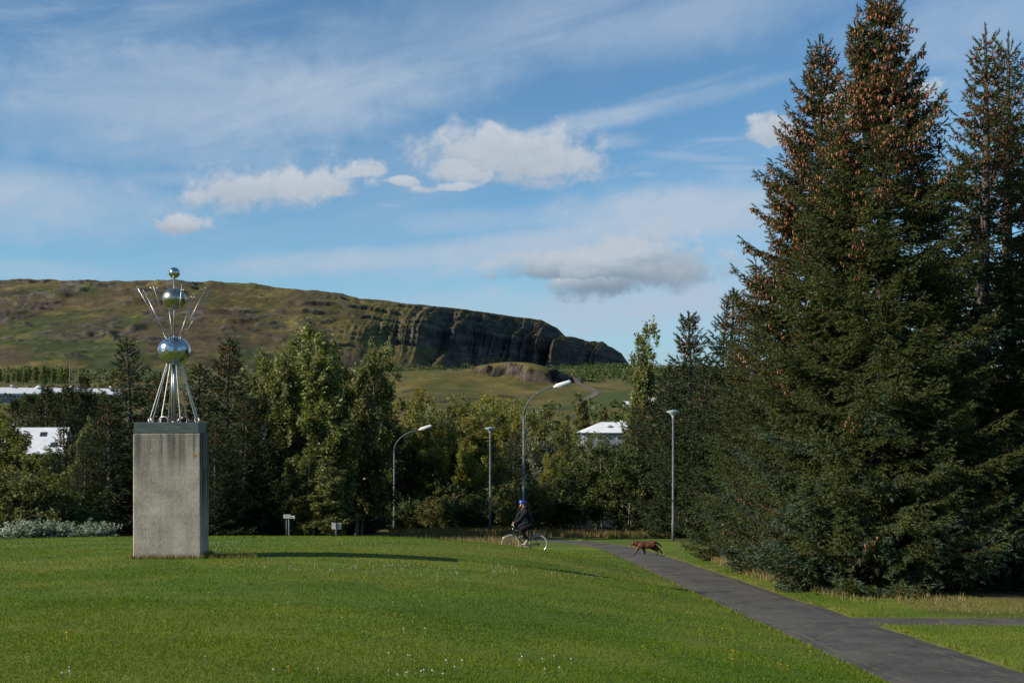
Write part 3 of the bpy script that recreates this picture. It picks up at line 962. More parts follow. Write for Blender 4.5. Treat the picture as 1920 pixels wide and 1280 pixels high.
def make_spruce(name, H, R, seed, whorl=0.34, per=6, let=0.115, step=0.066, k=5, rl=0.034, base=0.25, ncone=0, mat=None,
                taper=0.85, forks=(), cone_from=0.62, blue=0.0, inner=0.30, cone_len=0.085, brown=0.0, lean=(0, 0), wide=0.18, k_top=True):
    """returns (trunk mesh, crown mesh, cone mesh or None)"""
    rng = np.random.default_rng(seed)
    mat = mat or MAT_SPRUCE
    acc = Acc()
    wood = Acc()
    sO, sD, sL, sT = [], [], [], []
    cone_pts = []
    axes = [((0.0, 0.0), base, H, R, 1.0)] + [((fx, fy), hb, hh, rr, 1.0) for (fx, fy, hb, hh, rr) in forks]
    for (ox, oy), hb, hh, RR, _d in axes:
        def stem(h):
            f = h / hh
            s = sstep(0.0, 1.0, (h - hb) / max(hh - hb, 0.1)) if ox or oy else 1.0
            return np.array([ox * min(1, s * 1.6) + lean[0] * f * f + 0.06 * math.sin(h * 0.7 + seed), oy * min(1, s * 1.6) + lean[1] * f * f + 0.05 * math.cos(h * 0.6 + seed), h])
        hs = np.linspace(0 if not (ox or oy) else hb - 0.3, hh, 26)
        rt = 0.030 * (H if not (ox or oy) else hh - hb) * 0.62 * np.clip(1 - (hs - hs[0]) / (hh - hs[0]), 0.0, 1) ** 0.85 + 0.012
        v, f = np_tube(np.array([stem(h) for h in hs]), rt, 8)
        wood.add(v, f)
        h = hb
        while h < hh - (0.42 if k_top else 0.12):
            f = h / hh
            top = (hh - h)
            pw = max(3, int(round(per * (0.65 + 0.35 * (1 - f)))))
            a0 = rng.uniform(0, 6.28)
            for b in range(pw):
                a = a0 + b * 6.283 / pw + rng.normal(0, 0.22)
                hbk = h + rng.uniform(-0.5, 0.5) * whorl * (0.9 if top > 1 else 0.2)
                if hbk > hh - (0.40 if k_top else 0.1):
                    continue
                ff = max(0.0, (hbk - 0.0) / hh)
                L = RR * (1 - ff) ** taper * (1 - 0.30 * sstep(0.66, 0.95, ff)) * rng.uniform(0.70, 1.18) + 0.05
                if ff < 0.12:
                    L *= lerp(0.66, 1.0, ff / 0.12)
                e0 = math.tan(rad(lerp(-14, 42, ff ** 1.6) + rng.normal(0, 6)))
                d = np.array([math.cos(a), math.sin(a), 0.0])
                p = np.array([-d[1], d[0], 0.0])
                s = np.linspace(0, 1, 9)
                bend = rng.normal(0, 0.10)
                zz = L * (e0 * s - 0.42 * (1 - ff) * s * (1 - s) + 0.20 * s ** 3)
                P = stem(hbk)[None] + d[None] * (L * s)[:, None] + p[None] * (L * bend * s * s)[:, None]
                P[:, 2] += zz
                P[:, 2] = np.maximum(P[:, 2], 0.06)
                v, q = np_tube(P[::2], 0.004 + 0.011 * L * (1 - s[::2]) ** 0.8, 4)
                acc.add(v, q, None, 1)
                bt = rng.normal(0.42, 0.13)
                s0 = inner if L > 0.8 else 0.04
                ns = max(2, int(L * (1 - s0) / let))
                ss = s0 + (1 - s0) * (np.arange(ns) + rng.uniform(0, 1, ns)) / ns
                C_ = np.stack([np.interp(ss, s, P[:, i]) for i in range(3)], 1)
                for side in (-1, 1):
                    ln = (0.34 * L * (1 - ss) + 0.10 + 0.05 * L) * rng.uniform(0.6, 1.25, ns)
                    ln = np.minimum(ln, 0.85)
                    ang = rng.uniform(0.7, 1.15, ns)
                    bd = d[None] * np.cos(ang)[:, None] + side * p[None] * np.sin(ang)[:, None]
                    bd[:, 2] += rng.uniform(-0.55, 0.20, ns) + 0.35 * ff
                    bd = unit(bd)
                    npos = np.maximum(1, (ln / step).astype(int))
                    rep = np.repeat(np.arange(ns), npos)
                    kk = np.concatenate([np.arange(1, m_ + 1) for m_ in npos])
                    dist = kk * step * rng.uniform(0.9, 1.1, len(kk))
                    O = C_[rep] + bd[rep] * dist[:, None]
                    O[:, 2] -= 0.25 * dist ** 2 * (1 - ff)
                    sg = np.where(kk % 2 == 0, 1.0, -1.0)[:, None]
                    perp = unit(np.cross(bd[rep], np.array([[0, 0, 1.0]])))
                    dd = bd[rep] * 0.8 + perp * sg * 0.75 + rng.normal(0, 0.28, (len(rep), 3))
                    tipness = dist / ln[rep]
                    O[:, 2] = np.maximum(O[:, 2], 0.04)
                    sO.append(O)
                    sD.append(dd)
                    sL.append(step * rng.uniform(1.1, 1.7, len(rep)))
                    tb = bt + 0.22 * (tipness - 0.5) + 0.18 * (ss[rep] - 0.5) + rng.normal(0, 0.07, len(rep))
                    if blue:
                        tb = tb + blue * sstep(0.45, 0.1, ff) * (0.2 + 0.4 * tipness)
                    sT.append(tb)
                    if ncone and len(O):
                        if ff > cone_from:
                            w_ = (0.15 + 3.4 * (ff - cone_from) / (1 - cone_from)) * (1.5 if rng.random() < 0.6 else 0.25)
                        else:
                            w_ = 0.8 if (rng.random() < 0.05) else 0.0
                        if w_ > 0:
                            m_ = (rng.random(len(O)) < 0.34 * w_) & (ss[rep] > 0.35)
                            if m_.any():
                                cone_pts.append(O[m_] + rng.normal(0, 0.015, (m_.sum(), 3)))
                # the bare leading shoot of the branch
                tipd = unit(P[-1] - P[-2])
                m_ = 3
                sO.append(P[-1][None] - tipd[None] * 0.03 + tipd[None] * (np.arange(m_) * step)[:, None])
                sD.append(np.repeat(tipd[None], m_, 0) + rng.normal(0, 0.1, (m_, 3)))
                sL.append(np.full(m_, step * 1.4))
                sT.append(np.full(m_, bt + 0.2))
            h += whorl * rng.uniform(0.8, 1.2) * (1.0 if top > 1.2 else 0.75)
        # leader
        ld = np.array([stem(hh - 0.50 + 0.062 * i) for i in range(9)])
        sO.append(ld)
        sD.append(np.tile([0, 0, 1.0], (9, 1)) + rng.normal(0, 0.15, (9, 3)))
        sL.append(np.full(9, step * 1.3))
        sT.append(np.full(9, 0.55))
    O, D, Ln, T = np.concatenate(sO), np.concatenate(sD), np.concatenate(sL), np.clip(np.concatenate(sT), 0, 1)
    if brown:
        T = np.where(rng.random(len(T)) < brown * sstep(0.3, 0.95, O[:, 2] / H), 1.0, np.minimum(T, 0.84))
    v, f, t = shoots_mesh(O, D, Ln, T, rng, k, rl, rl * wide)
    acc.add(v, f, t, 0)
    trunk = wood.mesh(name + '_trunk', [MAT_BARK])
    trunk.polygons.foreach_set('use_smooth', np.ones(len(trunk.polygons), bool))
    crown = acc.mesh(name + '_crown', [mat, MAT_TWIG])
    cones = None
    if ncone and cone_pts:
        P = np.concatenate(cone_pts)
        if len(P) > ncone:
            P = P[rng.permutation(len(P))[:ncone]]
        cones = cones_mesh(name + '_cones', P, rng, cone_len, cone_len * 0.21)
    return trunk, crown, cones


def leaf_mesh_parts(P, tint, rng, size, elong=1.3, up=0.0):
    n = len(P)
    N = unit(rng.normal(0, 1, (n, 3)) + np.array([[0, 0, up]]))
    A = unit(np.cross(N, unit(rng.normal(0, 1, (n, 3)))))
    B = np.cross(N, A)
    s = size * rng.uniform(0.6, 1.3, (n, 1))
    V = np.stack([P - A * s * elong * 0.5, P + B * s * 0.42 - A * s * 0.08, P + A * s * elong * 0.55, P - B * s * 0.42 - A * s * 0.08], 1).reshape(-1, 3)
    i = np.arange(n) * 4
    F = np.stack([i, i + 1, i + 2, i + 3], 1)
    return V, F, np.repeat(np.clip(tint, 0, 1), 4)


def make_leaf_tree(name, H, W, seed, n=9000, leaf=0.16, mat=None, bark=None, stems=1, shape='poplar', base=0.10, clump=0.22, trunk_r=None):
    rng = np.random.default_rng(seed)
    wood, acc = Acc(), Acc()
    pts, tts = [], []
    limbs = []
    trunk_r = trunk_r or 0.012 * H + 0.02
    for st in range(stems):
        sp_ = 0.0 if stems == 1 else W * 0.22
        a = rng.uniform(0, 6.28)
        off = np.array([math.cos(a), math.sin(a), 0]) * sp_ * rng.uniform(0.3, 1)
        hh = H * (1.0 if st == 0 else rng.uniform(0.68, 0.93))
        hs = np.linspace(0, hh, 12)
        P = np.stack([off[0] * (0.25 + 0.75 * hs / hh) * 1.3 + 0.10 * np.sin(hs * 0.9 + st), off[1] * (0.25 + 0.75 * hs / hh) * 1.3 + 0.10 * np.cos(hs * 0.8 + st * 2), hs], 1)
        v, f = np_tube(P, trunk_r / math.sqrt(stems) * (1 - hs / hh) ** 0.8 + 0.012, 7)
        wood.add(v, f)
        nb = int((46 if shape == 'poplar' else 30) / (1 if stems == 1 else stems ** 0.6))
        for b in range(nb):
            f_ = base + (1 - base) * (b + rng.uniform(0, 1)) / nb
            o = np.array([np.interp(f_ * hh, hs, P[:, i]) for i in range(3)])
            a = rng.uniform(0, 6.28)
            if shape == 'poplar':
                L = W * 0.5 * (0.14 + 0.86 * (1 - f_) ** 0.75) * rng.uniform(0.65, 1.2) * (1.0 if st == 0 else 0.7)
                el = rad(rng.uniform(38, 70))
            elif shape == 'round':
                L = W * 0.5 * math.sqrt(max(0.05, 1 - (2 * f_ - 0.95) ** 2)) * rng.uniform(0.75, 1.15)
                el = rad(rng.uniform(10, 50))
            else:                                 # low bush
                L = W * 0.5 * math.sqrt(max(0.1, 1 - f_ ** 2)) * rng.uniform(0.75, 1.15)
                el = rad(rng.uniform(0, 45))
            d = np.array([math.cos(a) * math.cos(el), math.sin(a) * math.cos(el), math.sin(el)])
            s = np.linspace(0, 1, 5)
            Q = o[None] + d[None] * (L * s)[:, None] / max(math.cos(el), 0.6)
            Q[:, 2] += 0.12 * L * s ** 2
            v, f = np_tube(Q, 0.006 + 0.012 * L * (1 - s), 4)
            acc.add(v, f, None, 1)
            limbs.append((Q, L))
    tot = sum(l for _q, l in limbs)
    for Q, L in limbs:
        m_ = max(8, int(n * L / tot))
        nc = max(2, int(L / (clump * 1.3)) + 1)
        cs = rng.uniform(0.25, 1.02, nc)
        cc = np.stack([np.interp(cs, np.linspace(0, 1, 5), Q[:, i]) for i in range(3)], 1) + rng.normal(0, clump * 0.8, (nc, 3))
        which = rng.integers(0, nc, m_)
        cb = rng.normal(0.42, 0.15, nc)
        p = cc[which] + rng.normal(0, 1, (m_, 3)) * clump * (np.array([[0.48, 0.48, 1.0]]) if shape == 'poplar' else np.array([[0.62, 0.62, 0.62]]))
        p[:, 2] = np.maximum(p[:, 2], 0.05)
        pts.append(p)
        tts.append(cb[which] + rng.normal(0, 0.16, m_) + 0.10 * (p[:, 2] / H - 0.4))
    v, f, t = leaf_mesh_parts(np.concatenate(pts), np.concatenate(tts), rng, leaf)
    acc.add(v, f, t, 0)
    tm = wood.mesh(name + '_trunk', [bark or MAT_PALE_BARK])
    tm.polygons.foreach_set('use_smooth', np.ones(len(tm.polygons), bool))
    return tm, acc.mesh(name + '_crown', [mat or MAT_POPLAR, MAT_TWIG]), None


def plant(name, meshes, x, y, scale, rz, label, cat='tree', group=None, sink=0.05, sxy=None, z=None, cone_label=None):
    """one tree: an Empty at its foot with trunk, crown and cones as parts"""
    t = empty(name, (x, y, (ground_z(x, y) if z is None else z) - sink), rz, label, cat, group)
    t.scale = ((sxy or scale), (sxy or scale), scale)
    tr = obj_np('trunk', meshes[0], t)
    if name.endswith('bush') or name.endswith('shrub'):
        tr.name = 'stems'
    obj_np('crown', meshes[1], t)
    if meshes[2] is not None:
        c_ = obj_np('cones', meshes[2], t)
        c_['kind'] = 'stuff'
        c_['label'] = cone_label or 'hanging reddish brown cones'
    return t


def tree_at(name, meshes, H0, px, top_py, Y, rz, label, group=None, cat='tree', wide=1.0, x_shift=0.0):
    """plant a tree so that it stands at depth Y with its top at the height seen in the photograph"""
    p = at(px, top_py, Y)
    g = ground_z(p.x, Y) - 0.05
    s = (p.z - g) / H0
    return plant(name, meshes, p.x + x_shift, Y, s, rz, label, cat, group, sxy=s * wide)


# --- the big cone-laden spruces right of the path
SP_B = make_spruce('spruce_b', 13.3, 3.15, 3, taper=0.70, whorl=0.25, per=10, let=0.074, step=0.057, rl=0.070, ncone=5400, forks=[(-0.60, 0.15, 9.6, 12.75, 0.75)], cone_from=0.60, blue=0.6, base=0.15, inner=0.24, cone_len=0.115)
SP_A = make_spruce('spruce_a', 14.7, 3.1, 8, taper=0.70, whorl=0.27, per=10, let=0.086, step=0.066, rl=0.080, ncone=5000, cone_from=0.44, blue=0.6, base=0.15, inner=0.28, cone_len=0.130)
SP_C = make_spruce('spruce_c', 13.7, 2.9, 15, taper=0.80, whorl=0.34, per=8, let=0.094, step=0.074, rl=0.088, ncone=1800, cone_from=0.58, blue=0.5, base=0.2, inner=0.34, cone_len=0.10)
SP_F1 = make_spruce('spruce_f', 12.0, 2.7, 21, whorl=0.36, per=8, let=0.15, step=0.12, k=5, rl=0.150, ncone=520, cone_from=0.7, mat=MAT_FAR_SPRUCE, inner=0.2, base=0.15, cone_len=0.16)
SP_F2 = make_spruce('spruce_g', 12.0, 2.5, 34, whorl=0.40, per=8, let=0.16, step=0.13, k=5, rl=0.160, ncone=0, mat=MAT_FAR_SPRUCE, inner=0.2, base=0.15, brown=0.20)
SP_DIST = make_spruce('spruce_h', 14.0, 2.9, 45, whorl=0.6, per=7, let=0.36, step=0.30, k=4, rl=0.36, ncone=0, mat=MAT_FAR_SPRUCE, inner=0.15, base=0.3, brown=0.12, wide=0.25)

big = 'tall spruces beside the footpath'
x, y = at(1652, 0, 25.0).x, 25.0
plant('spruce_tree', SP_B, x, y, 1.0, 0.6, 'tallest spruce by the path junction, double top thick with reddish brown cones', group=big)
x, y = at(1533, 0, 31.5).x, 31.5
plant('spruce_tree', SP_A, x, y, 1.01, 2.1, 'single-topped cone-laden spruce just left of the tallest double-topped one', group=big)
x, y = at(1846, 0, 27.6).x, 27.6
plant('spruce_tree', SP_C, x, y, 0.985, 1.0, 'blue-green spruce with few cones right of the tallest one', group=big)
x, y = at(1890, 0, 30.0).x, 30.0
plant('spruce_tree', SP_C, x, y, 1.045, 3.6, 'spruce at the right edge with tawny cones and a bare leaning leader', group=big)
x, y = at(1990, 0, 25.5).x, 25.5
plant('spruce_tree', SP_C, x, y, 0.9, 5.0, 'dark spruce cut off by the right border, only its left branches showing', group=big)
x, y = at(1755, 0, 31.0).x, 31.0
plant('spruce_tree', SP_A, x, y, 0.60, 4.2, 'shaded spruce behind the gap between the two highest crowns', group=big)
x, y = at(1415, 0, 38.5).x, 38.5
plant('spruce_tree', SP_C, x, y, 0.745, 2.4, 'shorter bluish spruce at the left end of the big spruce row', group=big, sxy=0.86)
x, y = at(1475, 0, 36.0).x, 36.0
plant('spruce_tree', SP_C, x + 0.3, y, 0.52, 0.3, 'low broad spruce in front of the shorter bluish one', group=big, sxy=0.72)
mid = 'spruces behind the right lamp post'
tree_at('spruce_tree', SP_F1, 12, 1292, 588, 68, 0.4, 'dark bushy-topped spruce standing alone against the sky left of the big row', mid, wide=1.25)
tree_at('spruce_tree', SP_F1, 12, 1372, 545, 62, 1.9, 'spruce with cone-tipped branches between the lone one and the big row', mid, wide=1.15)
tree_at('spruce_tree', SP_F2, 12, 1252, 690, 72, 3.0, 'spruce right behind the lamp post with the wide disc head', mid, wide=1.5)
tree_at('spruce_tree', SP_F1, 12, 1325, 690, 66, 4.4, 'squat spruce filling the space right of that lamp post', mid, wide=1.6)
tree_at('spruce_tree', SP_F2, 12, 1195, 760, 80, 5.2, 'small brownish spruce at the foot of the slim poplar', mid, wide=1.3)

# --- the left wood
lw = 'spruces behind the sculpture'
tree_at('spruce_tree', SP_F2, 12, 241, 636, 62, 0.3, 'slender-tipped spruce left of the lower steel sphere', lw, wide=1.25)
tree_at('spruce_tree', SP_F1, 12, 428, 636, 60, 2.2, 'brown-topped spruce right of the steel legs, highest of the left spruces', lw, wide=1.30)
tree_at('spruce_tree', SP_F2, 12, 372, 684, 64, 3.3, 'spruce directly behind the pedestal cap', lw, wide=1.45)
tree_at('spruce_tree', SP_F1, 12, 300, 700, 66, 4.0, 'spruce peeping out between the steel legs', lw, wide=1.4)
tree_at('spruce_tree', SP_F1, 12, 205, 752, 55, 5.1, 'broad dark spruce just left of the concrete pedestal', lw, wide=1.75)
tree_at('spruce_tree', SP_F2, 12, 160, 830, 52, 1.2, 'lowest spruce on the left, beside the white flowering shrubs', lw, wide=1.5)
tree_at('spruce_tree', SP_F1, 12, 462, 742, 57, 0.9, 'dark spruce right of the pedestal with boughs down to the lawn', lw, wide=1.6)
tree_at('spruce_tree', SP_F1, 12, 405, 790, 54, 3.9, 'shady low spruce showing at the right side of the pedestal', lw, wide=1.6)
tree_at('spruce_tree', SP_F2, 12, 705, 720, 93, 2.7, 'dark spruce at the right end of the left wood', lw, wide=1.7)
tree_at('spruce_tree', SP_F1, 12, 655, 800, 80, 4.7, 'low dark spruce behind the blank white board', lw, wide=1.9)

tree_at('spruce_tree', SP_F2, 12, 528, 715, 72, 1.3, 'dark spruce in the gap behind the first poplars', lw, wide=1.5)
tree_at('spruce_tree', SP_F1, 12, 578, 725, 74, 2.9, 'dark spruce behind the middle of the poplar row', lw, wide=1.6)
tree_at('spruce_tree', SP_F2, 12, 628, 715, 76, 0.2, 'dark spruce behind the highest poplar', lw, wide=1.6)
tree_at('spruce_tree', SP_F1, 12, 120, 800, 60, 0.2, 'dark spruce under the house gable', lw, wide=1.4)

PO1 = make_leaf_tree('poplar_a', 11.0, 3.2, 5, n=19000, leaf=0.13, stems=2)
PO2 = make_leaf_tree('poplar_b', 11.0, 5.0, 12, n=23000, leaf=0.135, base=0.03, stems=4)
PO3 = make_leaf_tree('poplar_c', 11.0, 5.4, 19, n=22000, leaf=0.15, mat=MAT_OLIVE, base=0.03, clump=0.26, stems=3)
RO1 = make_leaf_tree('rowan', 7.0, 5.2, 27, n=13000, leaf=0.15, mat=MAT_GREEN_LEAF, stems=4, shape='round', base=0.16, clump=0.25)
WI1 = make_leaf_tree('willow', 6.0, 5.2, 33, n=11000, leaf=0.13, mat=MAT_WILLOW, stems=4, shape='round', base=0.08, clump=0.26)
BU1 = make_leaf_tree('bush', 3.6, 4.6, 39, n=9000, leaf=0.12, mat=MAT_BUSH, stems=5, shape='bush', base=0.05, clump=0.22)
BU2 = make_leaf_tree('bush_b', 3.0, 4.6, 43, n=7000, leaf=0.14, mat=MAT_GREEN_LEAF, stems=5, shape='bush', base=0.03, clump=0.24)
FP = make_leaf_tree('far_poplar', 11.0, 4.2, 47, n=2600, leaf=0.42, base=0.02, clump=0.35)
FB = make_leaf_tree('far_bush', 5.0, 5.2, 53, n=1500, leaf=0.42, mat=MAT_GREEN_LEAF, stems=3, shape='round', base=0.02, clump=0.4)

pg = 'pale poplars of the left wood'
for px, tp, Y, rz, wd, ms, lab in [
        (486, 668, 62, 0.2, 0.7, PO2, 'pale poplar next to the brown-topped spruce, first of the poplar row'),
        (512, 650, 60, 1.1, 0.8, PO1, 'slim poplar second from the brown-topped spruce'),
        (548, 654, 63, 2.6, 0.9, PO1, 'poplar third from the brown-topped spruce'),
        (590, 640, 61, 3.3, 0.75, PO1, 'poplar with a pale bare trunk in the middle of the poplar row'),
        (632, 628, 59, 4.6, 1.0, PO1, 'highest poplar of the row, its top against the hill'),
        (664, 655, 70, 5.2, 0.7, PO2, 'poplar fifth in the row, right of the highest one'),
        (690, 668, 92, 0.8, 0.9, PO1, 'poplar sixth in the row with a shaded lower crown'),
        (722, 690, 94, 1.7, 0.95, PO2, 'last poplar of the row, behind the left curved lamp post'),
        (560, 850, 56, 3.9, 1.4, PO2, 'short leafy poplar behind the street signs'),
        (618, 880, 55, 5.9, 2.0, PO1, 'short poplar with low leaves behind the blank white board')]:
    tree_at('poplar_tree', ms, 11, px, tp, Y, rz, lab, pg, wide=wd * 1.4)
tree_at('poplar_tree', PO1, 11, 1200, 622, 82, 2.0, 'slim tall poplar alone against the sky below the cliff end', 'poplars of the middle wood', wide=0.95)
mg = 'poplars of the middle wood'
for px, tp, Y, rz, wd, ms, lab in [
        (775, 775, 112, 0.5, 0.9, PO2, 'olive poplar at the left end of the middle wood'),
        (800, 748, 128, 1.9, 0.8, PO3, 'pale poplar under the golden field, tallest at the left of the middle wood'),
        (828, 760, 120, 2.7, 0.8, PO2, 'pale poplar second from left in the back of the middle wood'),
        (856, 752, 130, 3.8, 0.8, PO2, 'pale poplar left of the left disc lamp, rear row'),
        (884, 762, 126, 4.4, 0.8, PO2, 'poplar just left of the left disc lamp head'),
        (905, 758, 132, 5.3, 0.8, PO3, 'poplar above the left disc lamp head'),
        (938, 762, 124, 0.1, 0.9, PO3, 'poplar between the left disc lamp and the highest curved lamp'),
        (968, 768, 128, 1.3, 0.9, PO3, 'yellowish poplar left of the highest curved lamp post'),
        (995, 775, 120, 2.3, 0.9, PO2, 'poplar right behind the highest curved lamp post'),
        (1030, 765, 118, 3.1, 1.25, PO2, 'rounded poplar right of the highest curved lamp post'),
        (860, 800, 98, 4.0, 1.5, PO3, 'big olive poplar in front, left of the left disc lamp'),
        (800, 815, 94, 5.5, 1.3, PO3, 'yellowing poplar beside the first curved lamp head'),
        (905, 850, 92, 0.9, 1.3, PO3, 'lower olive poplar behind the left disc lamp post'),
        (1066, 800, 96, 2.9, 0.8, PO2, 'pale grey-green poplar left of the white roofed hall'),
        (1100, 742, 272, 3.6, 1.2, PO1, 'light airy poplar behind the white roofed hall'),
        (1140, 760, 280, 4.2, 1.1, PO1, 'thin airy poplar above the white roofed hall'),
        (1172, 830, 88, 5.8, 1.1, PO2, 'poplar hiding the right end of the white roofed hall'),
        (1218, 760, 112, 1.8, 1.0, PO2, 'poplar below the glimpsed white house'),
        (1062, 862, 88, 0.6, 1.3, PO3, 'short olive poplar right of the grey willows'),
        (765, 850, 98, 2.2, 1.3, PO3, 'short olive poplar behind the left curved lamp post')]:
    tree_at('poplar_tree', ms, 11, px, tp, Y, rz, lab, mg, wide=wd * 1.5)
for px, tp, Y, rz, wd, lab in [
        (790, 760, 122, 0.4, 1.0, 'rust-coloured young spruce among the left middle poplars'),
        (845, 762, 122, 2.2, 0.9, 'second rusty spruce among the middle poplars'),
        (905, 790, 108, 1.4, 1.2, 'brownish spruce behind the left disc lamp'),
        (965, 810, 105, 3.4, 1.4, 'dark spruce between the left disc lamp and the highest curved lamp')]:
    tree_at('spruce_tree', SP_F2, 12, px, tp, Y, rz, lab, 'spruces among the middle poplars', wide=wd)
OL1 = make_leaf_tree('olive_tree', 9.0, 7.0, 59, n=21000, leaf=0.16, mat=MAT_OLIVE, stems=5, shape='round', base=0.05, clump=0.32)
GR1 = make_leaf_tree('grey_tree', 9.0, 6.0, 61, n=22000, leaf=0.125, mat=MAT_POPLAR, stems=4, shape='round', base=0.05, clump=0.28)
for px, tp, Y, rz, wd, ms, lab in [
        (785, 785, 106, 0.4, 1.0, OL1, 'round olive tree at the left end of the middle wood'),
        (830, 778, 116, 1.2, 0.9, GR1, 'round pale tree behind the big olive poplar'),
        (872, 776, 118, 2.3, 0.9, OL1, 'round olive tree left of the left disc lamp head'),
        (918, 780, 114, 3.1, 0.9, GR1, 'round pale tree behind the left disc lamp head'),
        (955, 784, 112, 4.4, 0.9, OL1, 'round olive tree midway between the left disc lamp and the highest curved lamp'),
        (1005, 786, 116, 5.0, 0.9, OL1, 'round yellowish tree right behind the highest curved lamp'),
        (1034, 784, 112, 0.9, 0.8, GR1, 'round pale tree left of the white roofed hall'),
        (1110, 822, 104, 1.9, 0.85, GR1, 'round pale tree below the white roofed hall')]:
    tree_at('broadleaf_tree', ms, 9, px, tp, Y, rz, lab, 'round trees of the middle wood', wide=wd)
for px, tp, Y, rz, wd, lab in [
        (500, 690, 66, 0.4, 1.25, 'lower poplar just right of the first of the row'),
        (530, 672, 65, 1.5, 1.2, 'slim poplar filling between the second and third of the row'),
        (566, 660, 65, 2.1, 1.2, 'slim poplar right of the third of the row'),
        (608, 652, 66, 2.6, 1.2, 'slim poplar left of the highest one'),
        (648, 668, 70, 3.7, 1.25, 'slim poplar close behind the highest one'),
        (676, 690, 80, 4.3, 1.25, 'lower poplar between the fifth and sixth of the row'),
        (704, 705, 88, 4.8, 1.3, 'lower poplar before the end of the row')]:
    tree_at('poplar_tree', PO1, 11, px, tp, Y, rz, lab, pg, wide=wd)
tree_at('rowan_tree', RO1, 7, 1120, 842, 74, 0.7, 'dark green rowan with pale forked trunks near the path bend', 'rowans by the path bend', wide=1.15)
tree_at('rowan_tree', RO1, 7, 1085, 880, 78, 3.1, 'smaller rowan left of the fork-trunked one', 'rowans by the path bend', wide=1.1)
tree_at('rowan_tree', RO1, 7, 1178, 850, 72, 4.8, 'rowan under the slim tall poplar', 'rowans by the path bend', wide=1.1)
tree_at('willow_tree', WI1, 6, 1022, 825, 110, 1.0, 'grey-green willow right of the highest curved lamp post', wide=1.0)
tree_at('willow_bush', WI1, 6, 1010, 880, 96, 2.0, 'lower grey willow under the bigger one', cat='bush', wide=0.9)
tree_at('leafy_bush', BU1, 3.6, 985, 905, 76, 2.5, 'olive bush behind the rider', 'bushes behind the rider', cat='bush', wide=1.0)
tree_at('leafy_bush', BU2, 3.0, 1035, 925, 78, 1.5, 'reddish green bush right of the rider', 'bushes behind the rider', cat='bush', wide=1.0)
tree_at('leafy_bush', BU2, 3.0, 885, 940, 84, 0.5, 'low green bush left of the left disc lamp foot', cat='bush', wide=1.3)
tree_at('leafy_bush', BU1, 3.6, 815, 935, 86, 3.5, 'low olive bush right of the first curved lamp foot', cat='bush', wide=1.3)
tree_at('leafy_bush', BU2, 3.0, 770, 940, 88, 1.1, 'low bush between the left curved lamp foot and its neighbour bush', cat='bush', wide=1.4)
tree_at('leafy_bush', BU2, 3.0, 850, 915, 92, 2.1, 'bush in the middle wood left of the left disc lamp post', cat='bush', wide=1.3)
tree_at('leafy_bush', BU1, 3.6, 945, 900, 96, 5.1, 'dim bush between the left disc lamp and the rider', cat='bush', wide=1.3)
tree_at('leafy_bush', BU1, 3.6, 40, 884, 48, 0.2, 'rounded olive willow bush at the left edge', cat='bush', wide=1.15)
tree_at('leafy_bush', BU2, 3.0, 105, 930, 50, 4.2, 'dark low bush right of the rounded olive one', cat='bush', wide=1.3)
tree_at('birch_tree', PO2, 11, 12, 800, 66, 0.6, 'leafy birch at the left edge in front of the house roof', 'birches in front of the house', wide=1.9)
tree_at('birch_tree', PO2, 11, 38, 772, 70, 2.6, 'birch whose tip crosses the house roof ridge', 'birches in front of the house', wide=1.3)
tree_at('birch_tree', PO2, 11, 78, 845, 62, 4.0, 'birch under the lower roof window of the house', 'birches in front of the house', wide=2.4)
tree_at('birch_tree', PO2, 11, 148, 792, 58, 5.0, 'white-flecked birch leaning out left of the broad dark spruce', 'birches in front of the house', wide=0.8)

# --- far belt of spruces and poplars round the barn
for i, (px, tp, Y, lab) in enumerate([
        (28, 752, 262, 'far spruce at the left end below the barn wall'), (55, 742, 255, 'far spruce second from the left below the barn'),
        (88, 728, 250, 'pointed far spruce crossing the barn roof, left'), (112, 738, 258, 'far spruce right of the left pointed one'),
        (128, 726, 246, 'far spruce in front of the middle of the barn'), (150, 735, 252, 'far spruce left of the tallest far one'),
        (158, 708, 300, 'tallest far spruce rising above the barn ridge'), (172, 738, 248, 'far spruce right of the tallest far one'),
        (192, 744, 256, 'far spruce near the right end of the barn'), (70, 760, 240, 'far brownish spruce in the front row, left'),
        (140, 764, 238, 'far brownish spruce in the front row, right'), (105, 768, 236, 'lower far spruce in the front row, middle')]):
    tree_at('spruce_tree', SP_DIST, 14, px, tp, Y, i * 1.7, lab, 'far spruces below the barn', wide=1.25)
for i, (px, tp, Y, lab) in enumerate([
        (2, 694, 600, 'far poplar behind the left end of the barn'), (14, 697, 590, 'far poplar second behind the barn'), (24, 694, 610, 'far poplar third behind the barn'),
        (35, 692, 600, 'far poplar fourth behind the barn'), (46, 690, 595, 'far poplar fifth behind the barn'), (57, 686, 610, 'tall far poplar sixth behind the barn'),
        (68, 688, 600, 'far poplar seventh behind the barn'), (79, 687, 590, 'far poplar eighth behind the barn'), (90, 690, 600, 'far poplar ninth behind the barn'),
        (100, 694, 605, 'last far poplar before the gap left of the power pole'), (117, 684, 620, 'far poplar left of the power pole'), (126, 682, 620, 'far poplar just behind the power pole')]):
    tree_at('poplar_tree', FP, 11, px + (i * 37 % 5) - 2, tp + (i * 53 % 9) - 3, Y, i * 2.1, lab, 'far poplars behind the barn', wide=1.1 + 0.15 * (i * 29 % 5))

